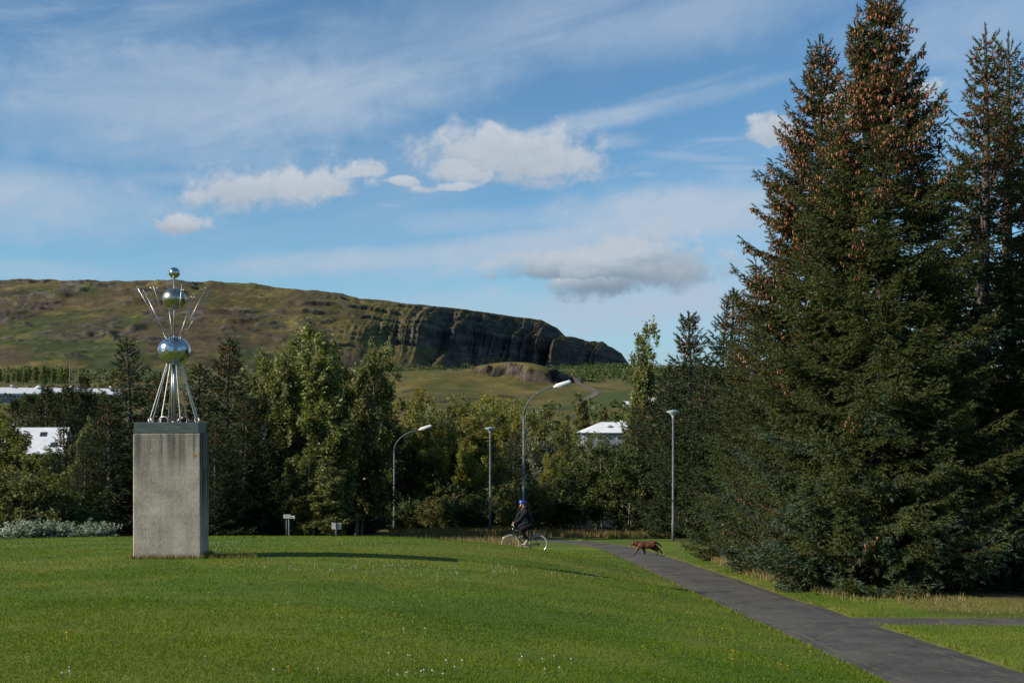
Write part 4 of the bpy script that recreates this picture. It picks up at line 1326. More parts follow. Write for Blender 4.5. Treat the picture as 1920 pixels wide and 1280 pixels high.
for i, (px, tp) in enumerate([(44, 742), (62, 744), (80, 741), (98, 743), (117, 740), (135, 743), (163, 741), (182, 742), (203, 739)]):
    tree_at('far_bush', FB, 5, px, tp, 415 + (i * 37 % 20), i * 1.3, '%s far bush from the left in front of the barn wall' % ['first', 'second', 'third', 'fourth', 'fifth', 'sixth', 'seventh', 'eighth', 'ninth'][i], 'bushes before the barn wall', cat='bush', wide=1.2)

# --- scrub on the far slopes, one mass
rng = np.random.default_rng(77)
acc = Acc()
scr = []
for (px0, px1, Y0, Y1, n_) in [(-60, 300, 620, 900, 170), (720, 1000, 650, 900, 150), (900, 1110, 640, 800, 160), (1070, 1420, 600, 1150, 620), (-60, 330, 380, 600, 60), (1000, 1400, 300, 520, 46), (300, 760, 700, 1000, 90), (720, 1160, 900, 1250, 120)]:
    for _ in range(n_):
        Y = rng.uniform(Y0, Y1)
        X = (rng.uniform(px0, px1) - 960) / FPX * Y
        if -70 < X < 62 and 470 < Y < 625:
            continue
        scr.append((X, Y, rng.uniform(1.2, 4.2) * (1 + Y / 2500)))
for X, Y, h in scr:
    m_ = 26
    z = ground_z(X, Y) + (float(knoll_bump(X, Y)) if -140 < X < 100 and 440 < Y < 700 else 0)
    p = unit(rng.normal(0, 1, (m_, 3))) * np.array([[h * 0.8, h * 0.8, h * 0.55]]) * rng.uniform(0.6, 1.0, (m_, 1)) + np.array([[X, Y, z + h * 0.45]])
    v, f, t = leaf_mesh_parts(p, np.full(m_, rng.uniform(0.2, 0.7)) + rng.normal(0, 0.15, m_), rng, 1.2)
    acc.add(v, f, t, 0)
tag(obj_np('scrub', acc.mesh('scrub', [MAT_GREEN_LEAF])), 'low scrub scattered over the far slopes under the hill', 'scrub', kind='stuff')

# ------------------------------------------------------------------ sculpture on its pedestal
m, nt, out = new_mat('weathered_concrete')
tc = nt.node('ShaderNodeTexCoord').outputs['Object']
sx = nt.node('ShaderNodeSeparateXYZ')
nt.l.new(tc, sx.inputs[0])
big_n = nt.noise(tc, 2.2, 5, 0.6)
spk = nt.noise(tc, 70, 4, 0.8)
str_n = nt.noise(nt.vec(nt.math('MULTIPLY', sx.outputs[0], 7.0), nt.math('MULTIPLY', sx.outputs[1], 7.0), nt.math('MULTIPLY', sx.outputs[2], 0.5)), 1.0, 5, 0.6)
base_c = nt.ramp(nt.math('ADD', nt.math('MULTIPLY', big_n, 0.40), nt.math('MULTIPLY', spk, 0.60)), [(0.36, (0.21, 0.178, 0.138)), (0.50, (0.49, 0.42, 0.335)), (0.64, (0.72, 0.625, 0.51))])
topw = nt.smooth(sx.outputs[2], 1.25, 2.15)
stain = nt.math('MULTIPLY', nt.smooth(str_n, 0.42, 0.62), nt.math('MULTIPLY_ADD', topw, 0.75, 0.18))
c = nt.mix(stain, base_c, (0.105, 0.10, 0.09))
c = nt.mix(nt.math('MULTIPLY', topw, 0.30), c, (0.15, 0.135, 0.11))
pour = nt.smooth(nt.noise(nt.vec(0.0, 0.0, sx.outputs[2]), 9.0, 3, 0.6), 0.40, 0.62)
c = nt.mix(nt.math('MULTIPLY', pour, 0.14), c, (0.14, 0.13, 0.11))
foot = nt.math('MULTIPLY', nt.smooth(sx.outputs[2], 0.16, 0.0), nt.smooth(spk, 0.35, 0.6))
c = nt.mix(nt.math('MULTIPLY', foot, 0.6), c, (0.10, 0.095, 0.06))
dots = nt.smooth(nt.noise(tc, 60, 2, 0.5), 0.66, 0.72)
c = nt.mix(nt.math('MULTIPLY', dots, 0.6), c, (0.09, 0.085, 0.075))
# black runs down the right-hand face
run = nt.math('MULTIPLY', nt.smooth(sx.outputs[0], 0.535, 0.552), nt.math('MULTIPLY', nt.smooth(nt.noise(nt.vec(0.0, nt.math('MULTIPLY', sx.outputs[1], 13.0), nt.math('MULTIPLY', sx.outputs[2], 0.35)), 1.0, 4, 0.6), 0.40, 0.54), nt.smooth(sx.outputs[2], 0.35, 1.3)))
c = nt.mix(nt.math('MULTIPLY', run, 0.9), c, (0.018, 0.018, 0.02))
bsdf(nt, out, c, 0.93, 0, 0.2, bump(nt, nt.math('ADD', spk, nt.math('MULTIPLY', nt.noise(tc, 30, 4, 0.7), 0.8)), 0.55, 0.012))
MAT_CONCRETE = m

m, nt, out = new_mat('brushed_steel')
tc = nt.node('ShaderNodeTexCoord').outputs['Object']
n_ = nt.noise(tc, 14, 5, 0.6)
bsdf(nt, out, nt.ramp(n_, [(0.3, (0.36, 0.355, 0.335)), (0.7, (0.50, 0.49, 0.47))]), nt.math('MULTIPLY_ADD', n_, 0.16, 0.30), 1.0, 0.5)
MAT_STEEL = m
m, nt, out = new_mat('mirror_steel')
tc = nt.node('ShaderNodeTexCoord').outputs['Object']
n_ = nt.noise(tc, 9, 4, 0.6)
bsdf(nt, out, (0.52, 0.52, 0.51), nt.math('MULTIPLY_ADD', n_, 0.14, 0.10), 1.0, 0.5)
MAT_MIRROR = m
m, nt, out = new_mat('satin_bronze_steel')
tc = nt.node('ShaderNodeTexCoord').outputs['Object']
n_ = nt.noise(tc, 11, 5, 0.65)
bsdf(nt, out, nt.ramp(n_, [(0.3, (0.36, 0.32, 0.25)), (0.7, (0.50, 0.46, 0.38))]), nt.math('MULTIPLY_ADD', n_, 0.18, 0.20), 1.0, 0.5)
MAT_BRONZE = m
m, nt, out = new_mat('patinated_zinc')
tc = nt.node('ShaderNodeTexCoord').outputs['Object']
mp = nt.node('ShaderNodeMapping')
mp.inputs['Scale'].default_value = (1.2, 1.2, 9)
nt.l.new(tc, mp.inputs['Vector'])
n_ = nt.noise(mp.outputs[0], 4, 6, 0.65, 0.5)
bsdf(nt, out, nt.ramp(n_, [(0.3, (0.085, 0.105, 0.095)), (0.55, (0.13, 0.155, 0.14)), (0.75, (0.24, 0.26, 0.24))]), 0.5, 0.4, 0.4, bump(nt, n_, 0.15, 0.004))
MAT_ZINC = m
MAT_ORANGE = simple_mat('orange_lichen', (0.60, 0.22, 0.015), 0.8, vary=0.3, scale=60)
MAT_PLAQUE = simple_mat('tarnished_brass', (0.12, 0.105, 0.045), 0.55, 0.5, scale=20)

SY = 19.6
spot = at(313, 1048, SY)
sz = ground_z(spot.x, SY + 0.5)
sc = empty('sphere_sculpture', (spot.x - 0.075, SY + 0.55, sz), rad(8.0), 'steel sculpture of stacked spheres and rods on a tall concrete pedestal', 'sculpture')
zt = lambda py: EYE + (HORIZON - py) / FPX * (SY + 0.55) - sz       # height above the foot
ped_h = zt(812)
MB().box((0, 0, ped_h / 2 - 0.1), (1.125, 1.125, ped_h + 0.2), bevel=0.014).build('pedestal', MAT_CONCRETE, sc)
cap_h = zt(791.5) - ped_h
MB().box((-0.012, 0, ped_h + cap_h / 2 + 0.002), (1.065, 1.065, cap_h - 0.004), bevel=0.006).build('cap', MAT_ZINC, sc)
for a_ in (-1, 1):
    MB().box((0.5345 * a_ * 1.0 - 0.012, -0.4, ped_h + cap_h / 2), (0.012, 0.26, cap_h * 0.96)).build('corner_plate', MAT_ZINC, sc)
MB().box((0.565, 0.12, ped_h * 0.66), (0.012, 0.30, 0.27)).build('plaque', MAT_PLAQUE, sc)
sp_ = MB()
lp = []
random.seed(4)
for k in range(14):
    t = 2 * math.pi * k / 14
    r_ = 0.026 * random.uniform(0.85, 1.15)
    lp.append((0.46 + r_ * math.cos(t), -0.5655, zt(852) + r_ * math.sin(t)))
sp_.poly(lp)
sp_._add([(p[0], -0.5620, p[2]) for p in lp] + lp, [tuple([i, (i + 1) % 14, 14 + (i + 1) % 14, 14 + i]) for i in range(14)])
sp_.build('orange_spot', MAT_ORANGE, sc)

cx = 0.038                                     # the steel stands a little right of centre
deck = ped_h + cap_h
z1, z2, z3 = zt(658), zt(560), zt(511.5)
k_ = (SY + 0.55) / FPX
# faceted lower sphere: hammered flats
rng = np.random.default_rng(5)
V, F = [], []
import bmesh
bm = bmesh.new()
bmesh.ops.create_icosphere(bm, subdivisions=3, radius=1.0)
geo = bmesh.ops.dual if hasattr(bmesh.ops, 'dual') else None
me = bpy.data.meshes.new('lower_sphere')
fc = {f.index: f.calc_center_median().normalized() for f in bm.faces}
_rot = Matrix.Rotation(0.55, 3, 'X') @ Matrix.Rotation(0.37, 3, 'Y')
vs = [_rot @ fc[i] for i in range(len(bm.faces))]
fs = []
for v in bm.verts:
    ring = [l.face for l in v.link_loops]
    n0 = v.co.normalized()
    u0 = n0.orthogonal().normalized()
    w0 = n0.cross(u0)
    ring.sort(key=lambda f: math.atan2(fc[f.index].dot(w0), fc[f.index].dot(u0)))
    fs.append([f.index for f in ring])
me.from_pydata([(p.x * 30.5 * k_, p.y * 30.5 * k_, p.z * 27.0 * k_) for p in vs], [], fs)
me.materials.append(MAT_MIRROR)
bm.free()
lo = link(bpy.data.objects.new('lower_sphere', me), sc)
lo.location = (cx, 0, z1)
MB().ball((cx, 0, z2), (21.8 * k_, 21.8 * k_, 19.4 * k_), 40, 24).build('middle_sphere', MAT_BRONZE, sc)
MB().ball((cx, 0, z3), 10.3 * k_, 32, 18).build('top_sphere', MAT_MIRROR, sc)
MB().tube([(cx, 0, z1), (cx, 0, z3)], 0.0145, 12).build('mast', MAT_STEEL, sc)
MB().tube([(cx, 0, deck), (cx, 0, z1 - 0.1)], [0.028, 0.024], 14).build('central_post', MAT_STEEL, sc)
MB().lathe([(0.05, 0.0), (0.05, 0.012), (0.036, 0.02)], (cx, 0, deck), 16).build('post_foot', MAT_STEEL, sc)
MB().tube([(cx - 0.042, -0.02, deck), (cx - 0.03, -0.01, z1 - 0.2)], 0.012, 8).build('leg', MAT_STEEL, sc)
zs0 = zt(683)
for i in range(8):
    a_ = rad(22.5 + 45 * i)
    ca_, sa_ = math.cos(a_), math.sin(a_)
    rb, rt_ = 0.43, 0.125
    pts = [(cx + rt_ * ca_, rt_ * sa_, zs0 + 0.06), (cx + (rt_ + 0.004) * ca_, (rt_ + 0.004) * sa_, zs0), (cx + (rb - 0.01) * ca_, (rb - 0.01) * sa_, deck + 0.06), (cx + rb * ca_, rb * sa_, deck)]
    leg = MB().tube(pts, 0.0095, 8).build('leg', MAT_STEEL, sc)
    MB().lathe([(0.02, 0), (0.02, 0.012), (0.011, 0.02)], (cx + rb * ca_, rb * sa_, deck), 10).build('leg_foot', MAT_STEEL, leg)
    hp = []
    for k in range(11):
        t = math.pi * k / 10
        off = -0.095 * math.cos(t) + 0.05
        hp.append((cx + rb * ca_ - sa_ * off, rb * sa_ + ca_ * off, deck + 0.10 * math.sin(t)))
    MB().tube(hp, 0.0085, 8).build('hoop', MAT_STEEL, sc)
    a_ += rad(-2.5)
    ca_, sa_ = math.cos(a_), math.sin(a_)
    zb_, zt_ = zt(634), zt(544)
    b_ = Vector((cx + 0.125 * ca_, 0.125 * sa_, zb_ - 0.03))
    e_ = Vector((cx + 0.62 * ca_, 0.62 * sa_, zt_))
    ant = MB().tube([b_, e_], 0.0062, 8).build('antenna', MAT_STEEL, sc)
    dr = (e_ - b_).normalized()
    side = Vector((-sa_, ca_, 0))
    for s_ in (-1, 0, 1):
        o_ = e_ - dr * 0.10
        MB().tube([o_ if s_ else e_ - dr * 0.01, (o_ + dr * 0.085 + side * (0.075 * s_)) if s_ else e_ + dr * 0.035], 0.0052, 6).build('prong', MAT_STEEL, ant)
    MB().lathe([(0.016, 0), (0.016, 0.02), (0.009, 0.03)], (b_.x + dr.x * 0.02, b_.y + dr.y * 0.02, b_.z + 0.02), 10).build('socket', MAT_STEEL, ant)

# ------------------------------------------------------------------ lamp posts
MAT_GALV = simple_mat('galvanised_post', (0.115, 0.13, 0.145), 0.6, 0.1, 0.3, 0.2, 6)
MAT_LAMP_WHITE = simple_mat('opal_lamp_glass', (0.55, 0.58, 0.54), 0.35, 0, 0.5, 0.05, 8)
MAT_LAMP_LID = simple_mat('blue_grey_lid', (0.22, 0.34, 0.40), 0.45, 0.0, 0.5, 0.08, 8)
MAT_LAMP_HEAD = simple_mat('white_lamp_housing', (0.72, 0.72, 0.70), 0.4, 0, 0.5, 0.05, 8)
MAT_LENS = simple_mat('lamp_lens', (0.40, 0.42, 0.42), 0.2, 0, 0.5, 0.05, 8)


def disc_lamp(px, top, Y, label, hd=0.36, name='park_lamp'):
    p = at(px, top, Y)
    g = ground_z(p.x, Y)
    H = p.z - g
    t = empty(name, (p.x, Y, g), 0.3, label, 'lamp post', 'disc headed park lamps')
    MB().tube([(0, 0, -0.2), (0, 0, 1.1), (0, 0, 1.12), (0, 0, H - 0.42)], [0.085, 0.082, 0.066, 0.052], 12).build('post', MAT_GALV, t)
    MB().box((0, -0.080, 0.75), (0.09, 0.012, 0.32), bevel=0.004).build('hatch', MAT_GALV, t)
    MB().lathe([(0.055, H - 0.44), (0.062, H - 0.42), (0.075, H - 0.34), (hd * 0.55, H - 0.21), (hd, H - 0.105), (hd, H - 0.09)], n=28).build('shade', MAT_LAMP_WHITE, t)
    MB().lathe([(hd * 1.03, H - 0.088), (hd * 1.03, H - 0.075), (hd * 0.5, H - 0.03), (0.03, H)], n=28).build('lid', MAT_LAMP_LID, t)
    return t


disc_lamp(1262, 768, 61.0, 'park lamp with a wide disc head on the grass right of the dog')
disc_lamp(919, 800, 77.0, 'park lamp with a disc head left of the rider, before the middle wood')
disc_lamp(496, 801, 57.5, 'small lamp half hidden among the spruces right of the sculpture', hd=0.16)


def curved_lamp(px, head_px, head_py, Y, label):
    p = at(px, head_py, Y)
    g = ground_z(p.x, Y)
    H = p.z - g
    reach = (head_px - px) / FPX * Y
    t = empty('street_lamp', (p.x, Y, g), 0.0, label, 'street lamp', 'curved street lamps')
    pts = [(0, 0, -0.3), (0, 0, 1.3), (0, 0, 1.32), (0, 0, H - 1.7)]
    MB().tube(pts, [0.10, 0.098, 0.078, 0.062], 12).build('post', MAT_GALV, t)
    arm = []
    for k in range(10):
        s = k / 9
        arm.append((reach * (1 - math.cos(s * math.pi / 2 * 0.86)) / (1 - math.cos(math.pi / 2 * 0.86)) * 0.86, 0, H - 1.7 + 1.62 * math.sin(s * math.pi / 2 * 0.86) / math.sin(math.pi / 2 * 0.86)))
    MB().tube(arm, [0.045] + [0.038] * 9, 10).build('arm', MAT_GALV, t)
    e_ = Vector(arm[-1])
    d = Vector((0.95, 0, 0.30)).normalized()
    hd = MB()
    hd.tube([e_ - d * 0.12, e_ + d * 0.02, e_ + d * 0.10, e_ + d * 0.85, e_ + d * 0.95], [0.05, 0.075, 0.13, 0.12, 0.06], 12, flat=0.62)
    h_ = hd.build('head', MAT_LAMP_HEAD, t)
    MB().tube([e_ + d * 0.22 - Vector((0, 0, 0.075)), e_ + d * 0.78 - Vector((0, 0, 0.075))], [0.075, 0.075], 10, flat=0.8).build('lens', MAT_LENS, h_)
    return t


curved_lamp(982, 1050, 722, 63.5, 'highest curved street lamp, its post rising behind the rider')
curved_lamp(739, 795, 803, 86.0, 'curved street lamp at the right end of the left wood')
curved_lamp(935, 978, 862, 130.0, 'smallest curved street lamp far down between the trees')

# ------------------------------------------------------------------ signs
MAT_SIGN = simple_mat('white_sign_face', (0.56, 0.56, 0.54), 0.5, 0, 0.4, 0.08, 6)
MAT_SIGN_BACK = simple_mat('grey_sign_back', (0.46, 0.46, 0.43), 0.5, 0.2, 0.4, 0.10, 4)
MAT_DARK_POST = simple_mat('dark_blue_post', (0.035, 0.05, 0.07), 0.5, 0.2, 0.4, 0.1, 10)
MAT_INK = simple_mat('black_lettering', (0.03, 0.03, 0.035), 0.6)


def sign_post(px, py_top, Y, plates, label, post_mat, group=None, post_r=0.035):
    p = at(px, py_top, Y)
    g = ground_z(p.x, Y)
    H = p.z - g
    t = empty('street_sign', (p.x, Y, g), 0, label, 'sign', group)
    MB().tube([(0, 0, -0.2), (0, 0, H)], post_r, 10).build('post', post_mat, t)
    s = Y / FPX
    for (x0, x1, y0, y1, mat, marks, front) in plates:
        yy = -0.05 if front else 0.05
        pl = MB().box(((x0 + x1) / 2 * s, yy, H - (y0 + y1) / 2 * s), ((x1 - x0) * s, 0.02, (y1 - y0) * s), bevel=0.003).build('plate', mat, t)
        if marks:
            bars = MB()
            for (m0, m1, n0, n1) in marks:
                bars.box(((m0 + m1) / 2 * s, yy - 0.012, H - (n0 + n1) / 2 * s), ((m1 - m0) * s, 0.003, (n1 - n0) * s))
            bars.build('lettering', MAT_INK, pl)
    return t


sign_post(537.5, 963, 52.0, [(-5.5, 7.5, 0.8, 8.0, MAT_SIGN_BACK, [(-1.8, 0.6, 3.0, 4.4)], True)], 'grey-white street sign plate on a dark post before the poplars', MAT_DARK_POST)
sign_post(542, 965, 52.6, [(-8.0, 11.2, 1.2, 6.2, MAT_SIGN, [(1.5, 3.4, 3.0, 4.4), (3.8, 4.6, 2.8, 4.6), (5.0, 7.8, 3.2, 4.5)], True)], 'white arrow-like street sign with dark lettering beside the dark posted one', MAT_GALV)
sign_post(630.5, 979, 50.0, [(-9.0, 9.0, 0.8, 12.8, MAT_SIGN_BACK, None, False)], 'blank back of a white board sign on a thin dark post', MAT_DARK_POST)

# ------------------------------------------------------------------ buildings across the valley
m, nt, out = new_mat('white_corrugated_roof')
tc = nt.node('ShaderNodeTexCoord').outputs['Object']
wv = nt.node('ShaderNodeTexWave', wave_type='BANDS', bands_direction='X')
wv.inputs['Scale'].default_value = 2.2
nt.l.new(tc, wv.inputs['Vector'])
n_ = nt.noise(tc, 0.6, 5, 0.6)
bsdf(nt, out, nt.ramp(n_, [(0.3, (0.60, 0.62, 0.64)), (0.7, (0.74, 0.75, 0.76))]), 0.5, 0, 0.3, bump(nt, wv.outputs[0], 0.4, 0.03))
MAT_ROOF = m
MAT_WALL_W = simple_mat('white_render', (0.62, 0.62, 0.60), 0.8, vary=0.06, scale=0.8)
MAT_WALL_G = simple_mat('grey_cladding', (0.20, 0.225, 0.25), 0.7, vary=0.1, scale=0.8)
MAT_TRIM = simple_mat('dark_trim', (0.03, 0.032, 0.036), 0.6)
m, nt, out = new_mat('window_glass')
tc = nt.node('ShaderNodeTexCoord').outputs['Object']
bsdf(nt, out, nt.ramp(nt.noise(tc, 1.5, 3), [(0.3, (0.02, 0.025, 0.03)), (0.7, (0.05, 0.06, 0.07))]), 0.08, 0, 0.6)
MAT_GLASS = m


def gable(t, L, Wd, eave, ridge, over=0.25, wall=None, th=0.12):
    """walls and two roof slopes, ridge along local x"""
    wb = MB()
    x, y = L / 2, Wd / 2
    vs = [(-x, -y, -2), (x, -y, -2), (x, y, -2), (-x, y, -2), (-x, -y, eave), (x, -y, eave), (x, y, eave), (-x, y, eave), (-x, 0, ridge - th), (x, 0, ridge - th)]
    wb._add(vs, [(0, 1, 5, 4), (2, 3, 7, 6), (1, 2, 6, 9, 5), (3, 0, 4, 8, 7)])
    wb.build('wall', wall or MAT_WALL_W, t)
    for s in (-1, 1):
        xo, yo = x + over, (y + over)
        ez = eave - over * (ridge - eave) / y
        v = [(-xo, s * yo, ez), (xo, s * yo, ez), (xo, s * 0.004, ridge), (-xo, s * 0.004, ridge)]
        v2 = [(p[0], p[1], p[2] - th) for p in v]
        MB()._add(v + v2, [(0, 1, 2, 3), (7, 6, 5, 4), (0, 4, 5, 1), (1, 5, 6, 2), (2, 6, 7, 3), (3, 7, 4, 0)]).build('roof_slope', MAT_ROOF, t)


MAT_TIMBER = simple_mat('dark_timber_wall', (0.05, 0.045, 0.038), 0.8, vary=0.15, scale=1.5)
# long barn
YB = 470.0
pl, pr = at(2, 735, YB), at(205, 735, YB)
xc = (pl.x + pr.x) / 2
gz_ = ground_z(xc, YB)
eave, ridge = at(0, 737.5, YB).z - gz_, at(0, 727, YB).z - gz_
t = empty('barn', (xc - 1.5, YB, gz_), rad(24.0), 'long low white roofed barn far off on the left slope', 'barn')
L_ = (pr.x - pl.x) + 8
gable(t, L_, 9.0, eave, ridge, 0.4, MAT_WALL_W)
MB().box((1.0, -4.55, eave / 2 - 0.6), (L_ - 3.0, 0.08, eave - 0.5)).build('front_cladding', MAT_WALL_G, t)
for px_, big_ in ((28.5, 0), (75, 1), (131.5, 1), (145, 0), (202, 0)):
    lx = at(px_, 0, YB).x - (xc - 1.5)
    if big_:
        MB().lathe([(1.7, 0), (1.5, 0.35), (0.25, 1.1), (0.1, 1.2)], (lx, 0.0, ridge - 0.15), 14).build('roof_cowl', MAT_ROOF, t)
    else:
        MB().lathe([(0.45, 0), (0.45, 0.7), (0.7, 0.75), (0.7, 0.95), (0.2, 1.2)], (lx, 0.0, ridge - 0.1), 10).build('roof_vent', MAT_ROOF, t)
for px_ in (19, 33):
    lx = at(px_, 0, YB).x - (xc - 1.5)
    w_ = MB().box((lx, -4.61, eave - 1.5), (0.9, 0.06, 0.8)).build('window', MAT_TRIM, t)
    MB().box((lx, -4.65, eave - 1.5), (0.7, 0.03, 0.6)).build('pane', MAT_GLASS, w_)

# house with roof windows
YH = 190.0
e0, e1 = at(-60, 846, YH), at(110, 846, YH)
xc, gz_ = (e0.x + e1.x) / 2, ground_z((e0.x + e1.x) / 2, YH)
rid, eav = at(0, 801, YH + 4).z - gz_, e0.z - gz_
t = empty('house', (xc, YH + 4, gz_), rad(9.0), 'house with a steep white metal roof and two roof windows, left', 'house')
LH = e1.x - e0.x - 0.9
gable(t, LH, 8.4, eav, rid, 0.35, MAT_TIMBER)
sl = (rid - eav) / 4.2
for (px_, py_) in ((74, 814), (97, 833.5)):
    q_ = at(px_, py_, YH + 2.0)
    zz = q_.z - gz_
    yy = -(rid - zz) / sl
    lx = q_.x - xc
    an = math.atan(sl)
    for nm, mat_, sx_, sy_, off in (('roof_window', MAT_TRIM, 0.55, 0.52, 0.05), ('pane', MAT_GLASS, 0.42, 0.40, 0.075)):
        ux, uy = Vector((1, 0, 0)), Vector((0, math.cos(an), math.sin(an)))
        nn = Vector((0, -math.sin(an), math.cos(an)))
        c0 = Vector((lx, yy, zz)) + nn * off
        v = [c0 - ux * sx_ - uy * sy_, c0 + ux * sx_ - uy * sy_, c0 + ux * sx_ + uy * sy_, c0 - ux * sx_ + uy * sy_]
        v2 = [p - nn * 0.14 for p in v]
        if nm == 'roof_window':
            par = MB()._add(v + v2, [(0, 1, 2, 3), (0, 4, 5, 1), (1, 5, 6, 2), (2, 6, 7, 3), (3, 7, 4, 0)]).build(nm, mat_, t)
        else:
            MB()._add(v, [(0, 1, 2, 3)]).build(nm, mat_, par)
MB().box((-2.0, 0.2, rid + 0.2), (0.7, 0.7, 1.2)).build('chimney', MAT_WALL_W, t)

# hipped white hall behind the middle wood
YM = 235.0
h0, h1 = at(1088, 812, YM), at(1240, 812, YM)
xc, gz_ = (h0.x + h1.x) / 2, ground_z((h0.x + h1.x) / 2, YM)
ev, rg = h0.z - gz_, at(0, 791, YM + 4).z - gz_
t = empty('white_hall', (xc, YM + 5, gz_), rad(4.0), 'white hipped roof hall behind the trees of the middle wood', 'building')
LX, WY = (h1.x - h0.x) / 2, 5.0
MB().box((0, 0, ev / 2 - 1.0), (LX * 2 - 0.8, WY * 2 - 0.8, ev + 2.0)).build('wall', MAT_WALL_G, t)
MB().box((0, 0, ev + 0.005), (LX * 2 + 0.06, WY * 2 + 0.06, 0.22)).build('fascia', MAT_TRIM, t)
v = [(-LX, -WY, ev + 0.12), (LX, -WY, ev + 0.12), (LX, WY, ev + 0.12), (-LX, WY, ev + 0.12), (-LX + 4.6, 0, rg), (LX - 4.6, 0, rg)]
MB()._add(v, [(0, 1, 5, 4), (1, 2, 5), (2, 3, 4, 5), (3, 0, 4), (3, 2, 1, 0)]).build('roof', MAT_ROOF, t)
MB().lathe([(0.7, 0), (0.65, 0.3), (0.35, 0.42)], (-2.4, -2.2, lerp(ev, rg, 0.56)), 12).build('roof_dome', MAT_LENS, t)
MB().box((1.2, 0, rg + 0.1), (1.6, 0.8, 0.5)).build('roof_vent', MAT_ROOF, t)
for i in range(6):
    wn = MB().box((-LX + 1.6 + i * 2.1, -WY + 0.38, ev - 0.95), (1.3, 0.06, 0.9)).build('window', MAT_WALL_W, t)
    MB().box((-LX + 1.6 + i * 2.1, -WY + 0.34, ev - 0.95), (1.1, 0.04, 0.7)).build('pane', MAT_GLASS, wn)
# little white house glimpsed on the slope
YW = 400.0
q_ = at(1234, 760, YW)
gz_ = ground_z(q_.x, YW)
t = empty('white_house', (q_.x, YW, gz_), rad(-6), 'white house glimpsed through the spruces above the lamp head', 'house')
gable(t, 7.0, 6.5, at(0, 754, YW).z - gz_, at(0, 745, YW).z - gz_, 0.2, MAT_WALL_W)
for i in (-1, 1):
    wn = MB().box((i * 2.2, -3.28, at(0, 754, YW).z - gz_ - 1.4), (1.1, 0.06, 1.1)).build('window', MAT_TRIM, t)
    MB().box((i * 2.2, -3.32, at(0, 754, YW).z - gz_ - 1.4), (0.9, 0.04, 0.9)).build('pane', MAT_GLASS, wn)
q_ = at(1178, 756, YW)
gz_ = ground_z(q_.x, YW)
t = empty('white_shed', (q_.x, YW, gz_), 0.2, 'tiny white shed left of the glimpsed white house', 'shed')
gable(t, 3.2, 2.6, at(0, 757, YW).z - gz_, at(0, 752, YW).z - gz_, 0.15, MAT_WALL_W)

# power pole behind the barn
YP = 545.0
q_ = at(131, 684, YP)
gz_ = ground_z(q_.x, YP)
Hp = q_.z - gz_
t = empty('power_pole', (q_.x, YP, gz_), 0.1, 'wooden power pole with a cross arm above the barn', 'pole')
MAT_POLE = simple_mat('grey_pole_wood', (0.22, 0.20, 0.17), 0.8, scale=3)
MB().tube([(0, 0, -0.5), (0, 0, Hp)], [0.26, 0.20], 8).build('post', MAT_POLE, t)
MB().box((0, -0.3, Hp - 1.6), (2.8, 0.2, 0.26)).build('cross_arm', MAT_POLE, t)
for i in (-1.2, 0, 1.2):
    MB().lathe([(0.08, 0), (0.12, 0.15), (0.05, 0.4)], (i, -0.3, Hp - 1.47), 8).build('insulator', MAT_LENS, t)

# ------------------------------------------------------------------ rider, bicycle, dog
def skin_mesh(name, joints, bones, root, sub=2, fat=1.0):
    """continuous body grown round a skeleton: joints {key: (co, (rx, ry))}"""
    keys = list(joints)
    me = bpy.data.meshes.new(name)
    me.from_pydata([joints[k][0] for k in keys], [(keys.index(a), keys.index(b)) for a, b in bones], [])
    o = bpy.data.objects.new(name, me)
    COL.objects.link(o)
    md = o.modifiers.new('skin', 'SKIN')
    md.use_smooth_shade = True
    md.branch_smoothing = 0.6
    sv = me.skin_vertices[0].data
    for i, k in enumerate(keys):
        r = joints[k][1]
        r = r if isinstance(r, tuple) else (r, r)
        g_ = fat if max(r) > 0.015 else 1.0
        sv[i].radius = (r[0] * g_, r[1] * g_)
        sv[i].use_root = (k == root)
    sd = o.modifiers.new('sub', 'SUBSURF')
    sd.levels = sub
    sd.render_levels = sub
    dg = bpy.context.evaluated_depsgraph_get()
    res = bpy.data.meshes.new_from_object(o.evaluated_get(dg))
    res.name = name
    bpy.data.objects.remove(o)
    bpy.data.meshes.remove(me)
    return res


def paint(me, mats, joints, bones, bone_mat):
    """material of every face by the nearest bone"""
    me.materials.clear()
    for m_ in mats:
        me.materials.append(m_)
    segs = [(Vector(joints[a][0]), Vector(joints[b][0]), bone_mat(a, b)) for a, b in bones]
    for p in me.polygons:
        best, bi = 1e9, 0
        c_ = p.center
        for a, b, mi in segs:
            d = b - a
            t = max(0, min(1, (c_ - a).dot(d) / max(d.length_squared, 1e-9)))
            dd = (c_ - (a + d * t)).length
            if dd < best:
                best, bi = dd, mi
        p.material_index = bi
        p.use_smooth = True


MAT_JACKET = simple_mat('black_jacket_cloth', (0.012, 0.012, 0.014), 0.85, 0, 0.2, 0.3, 20, 0.3)
MAT_TROUSER = simple_mat('black_trouser_cloth', (0.013, 0.011, 0.015), 0.85, 0, 0.2, 0.3, 20, 0.3)
MAT_SKIN = simple_mat('skin', (0.42, 0.22, 0.15), 0.6, 0, 0.3, 0.1, 10)
MAT_BEARD = simple_mat('light_brown_beard', (0.25, 0.13, 0.06), 0.8, 0, 0.2, 0.25, 30)
MAT_HELMET = simple_mat('blue_helmet_shell', (0.012, 0.05, 0.36), 0.22, 0, 0.6, 0.08, 10)
MAT_STRAP = simple_mat('white_strap', (0.7, 0.7, 0.68), 0.6)
MAT_SHOE = simple_mat('beige_canvas_shoe', (0.40, 0.35, 0.26), 0.8, 0, 0.2, 0.15, 18)
MAT_SOLE = simple_mat('pale_sole', (0.55, 0.52, 0.45), 0.7)

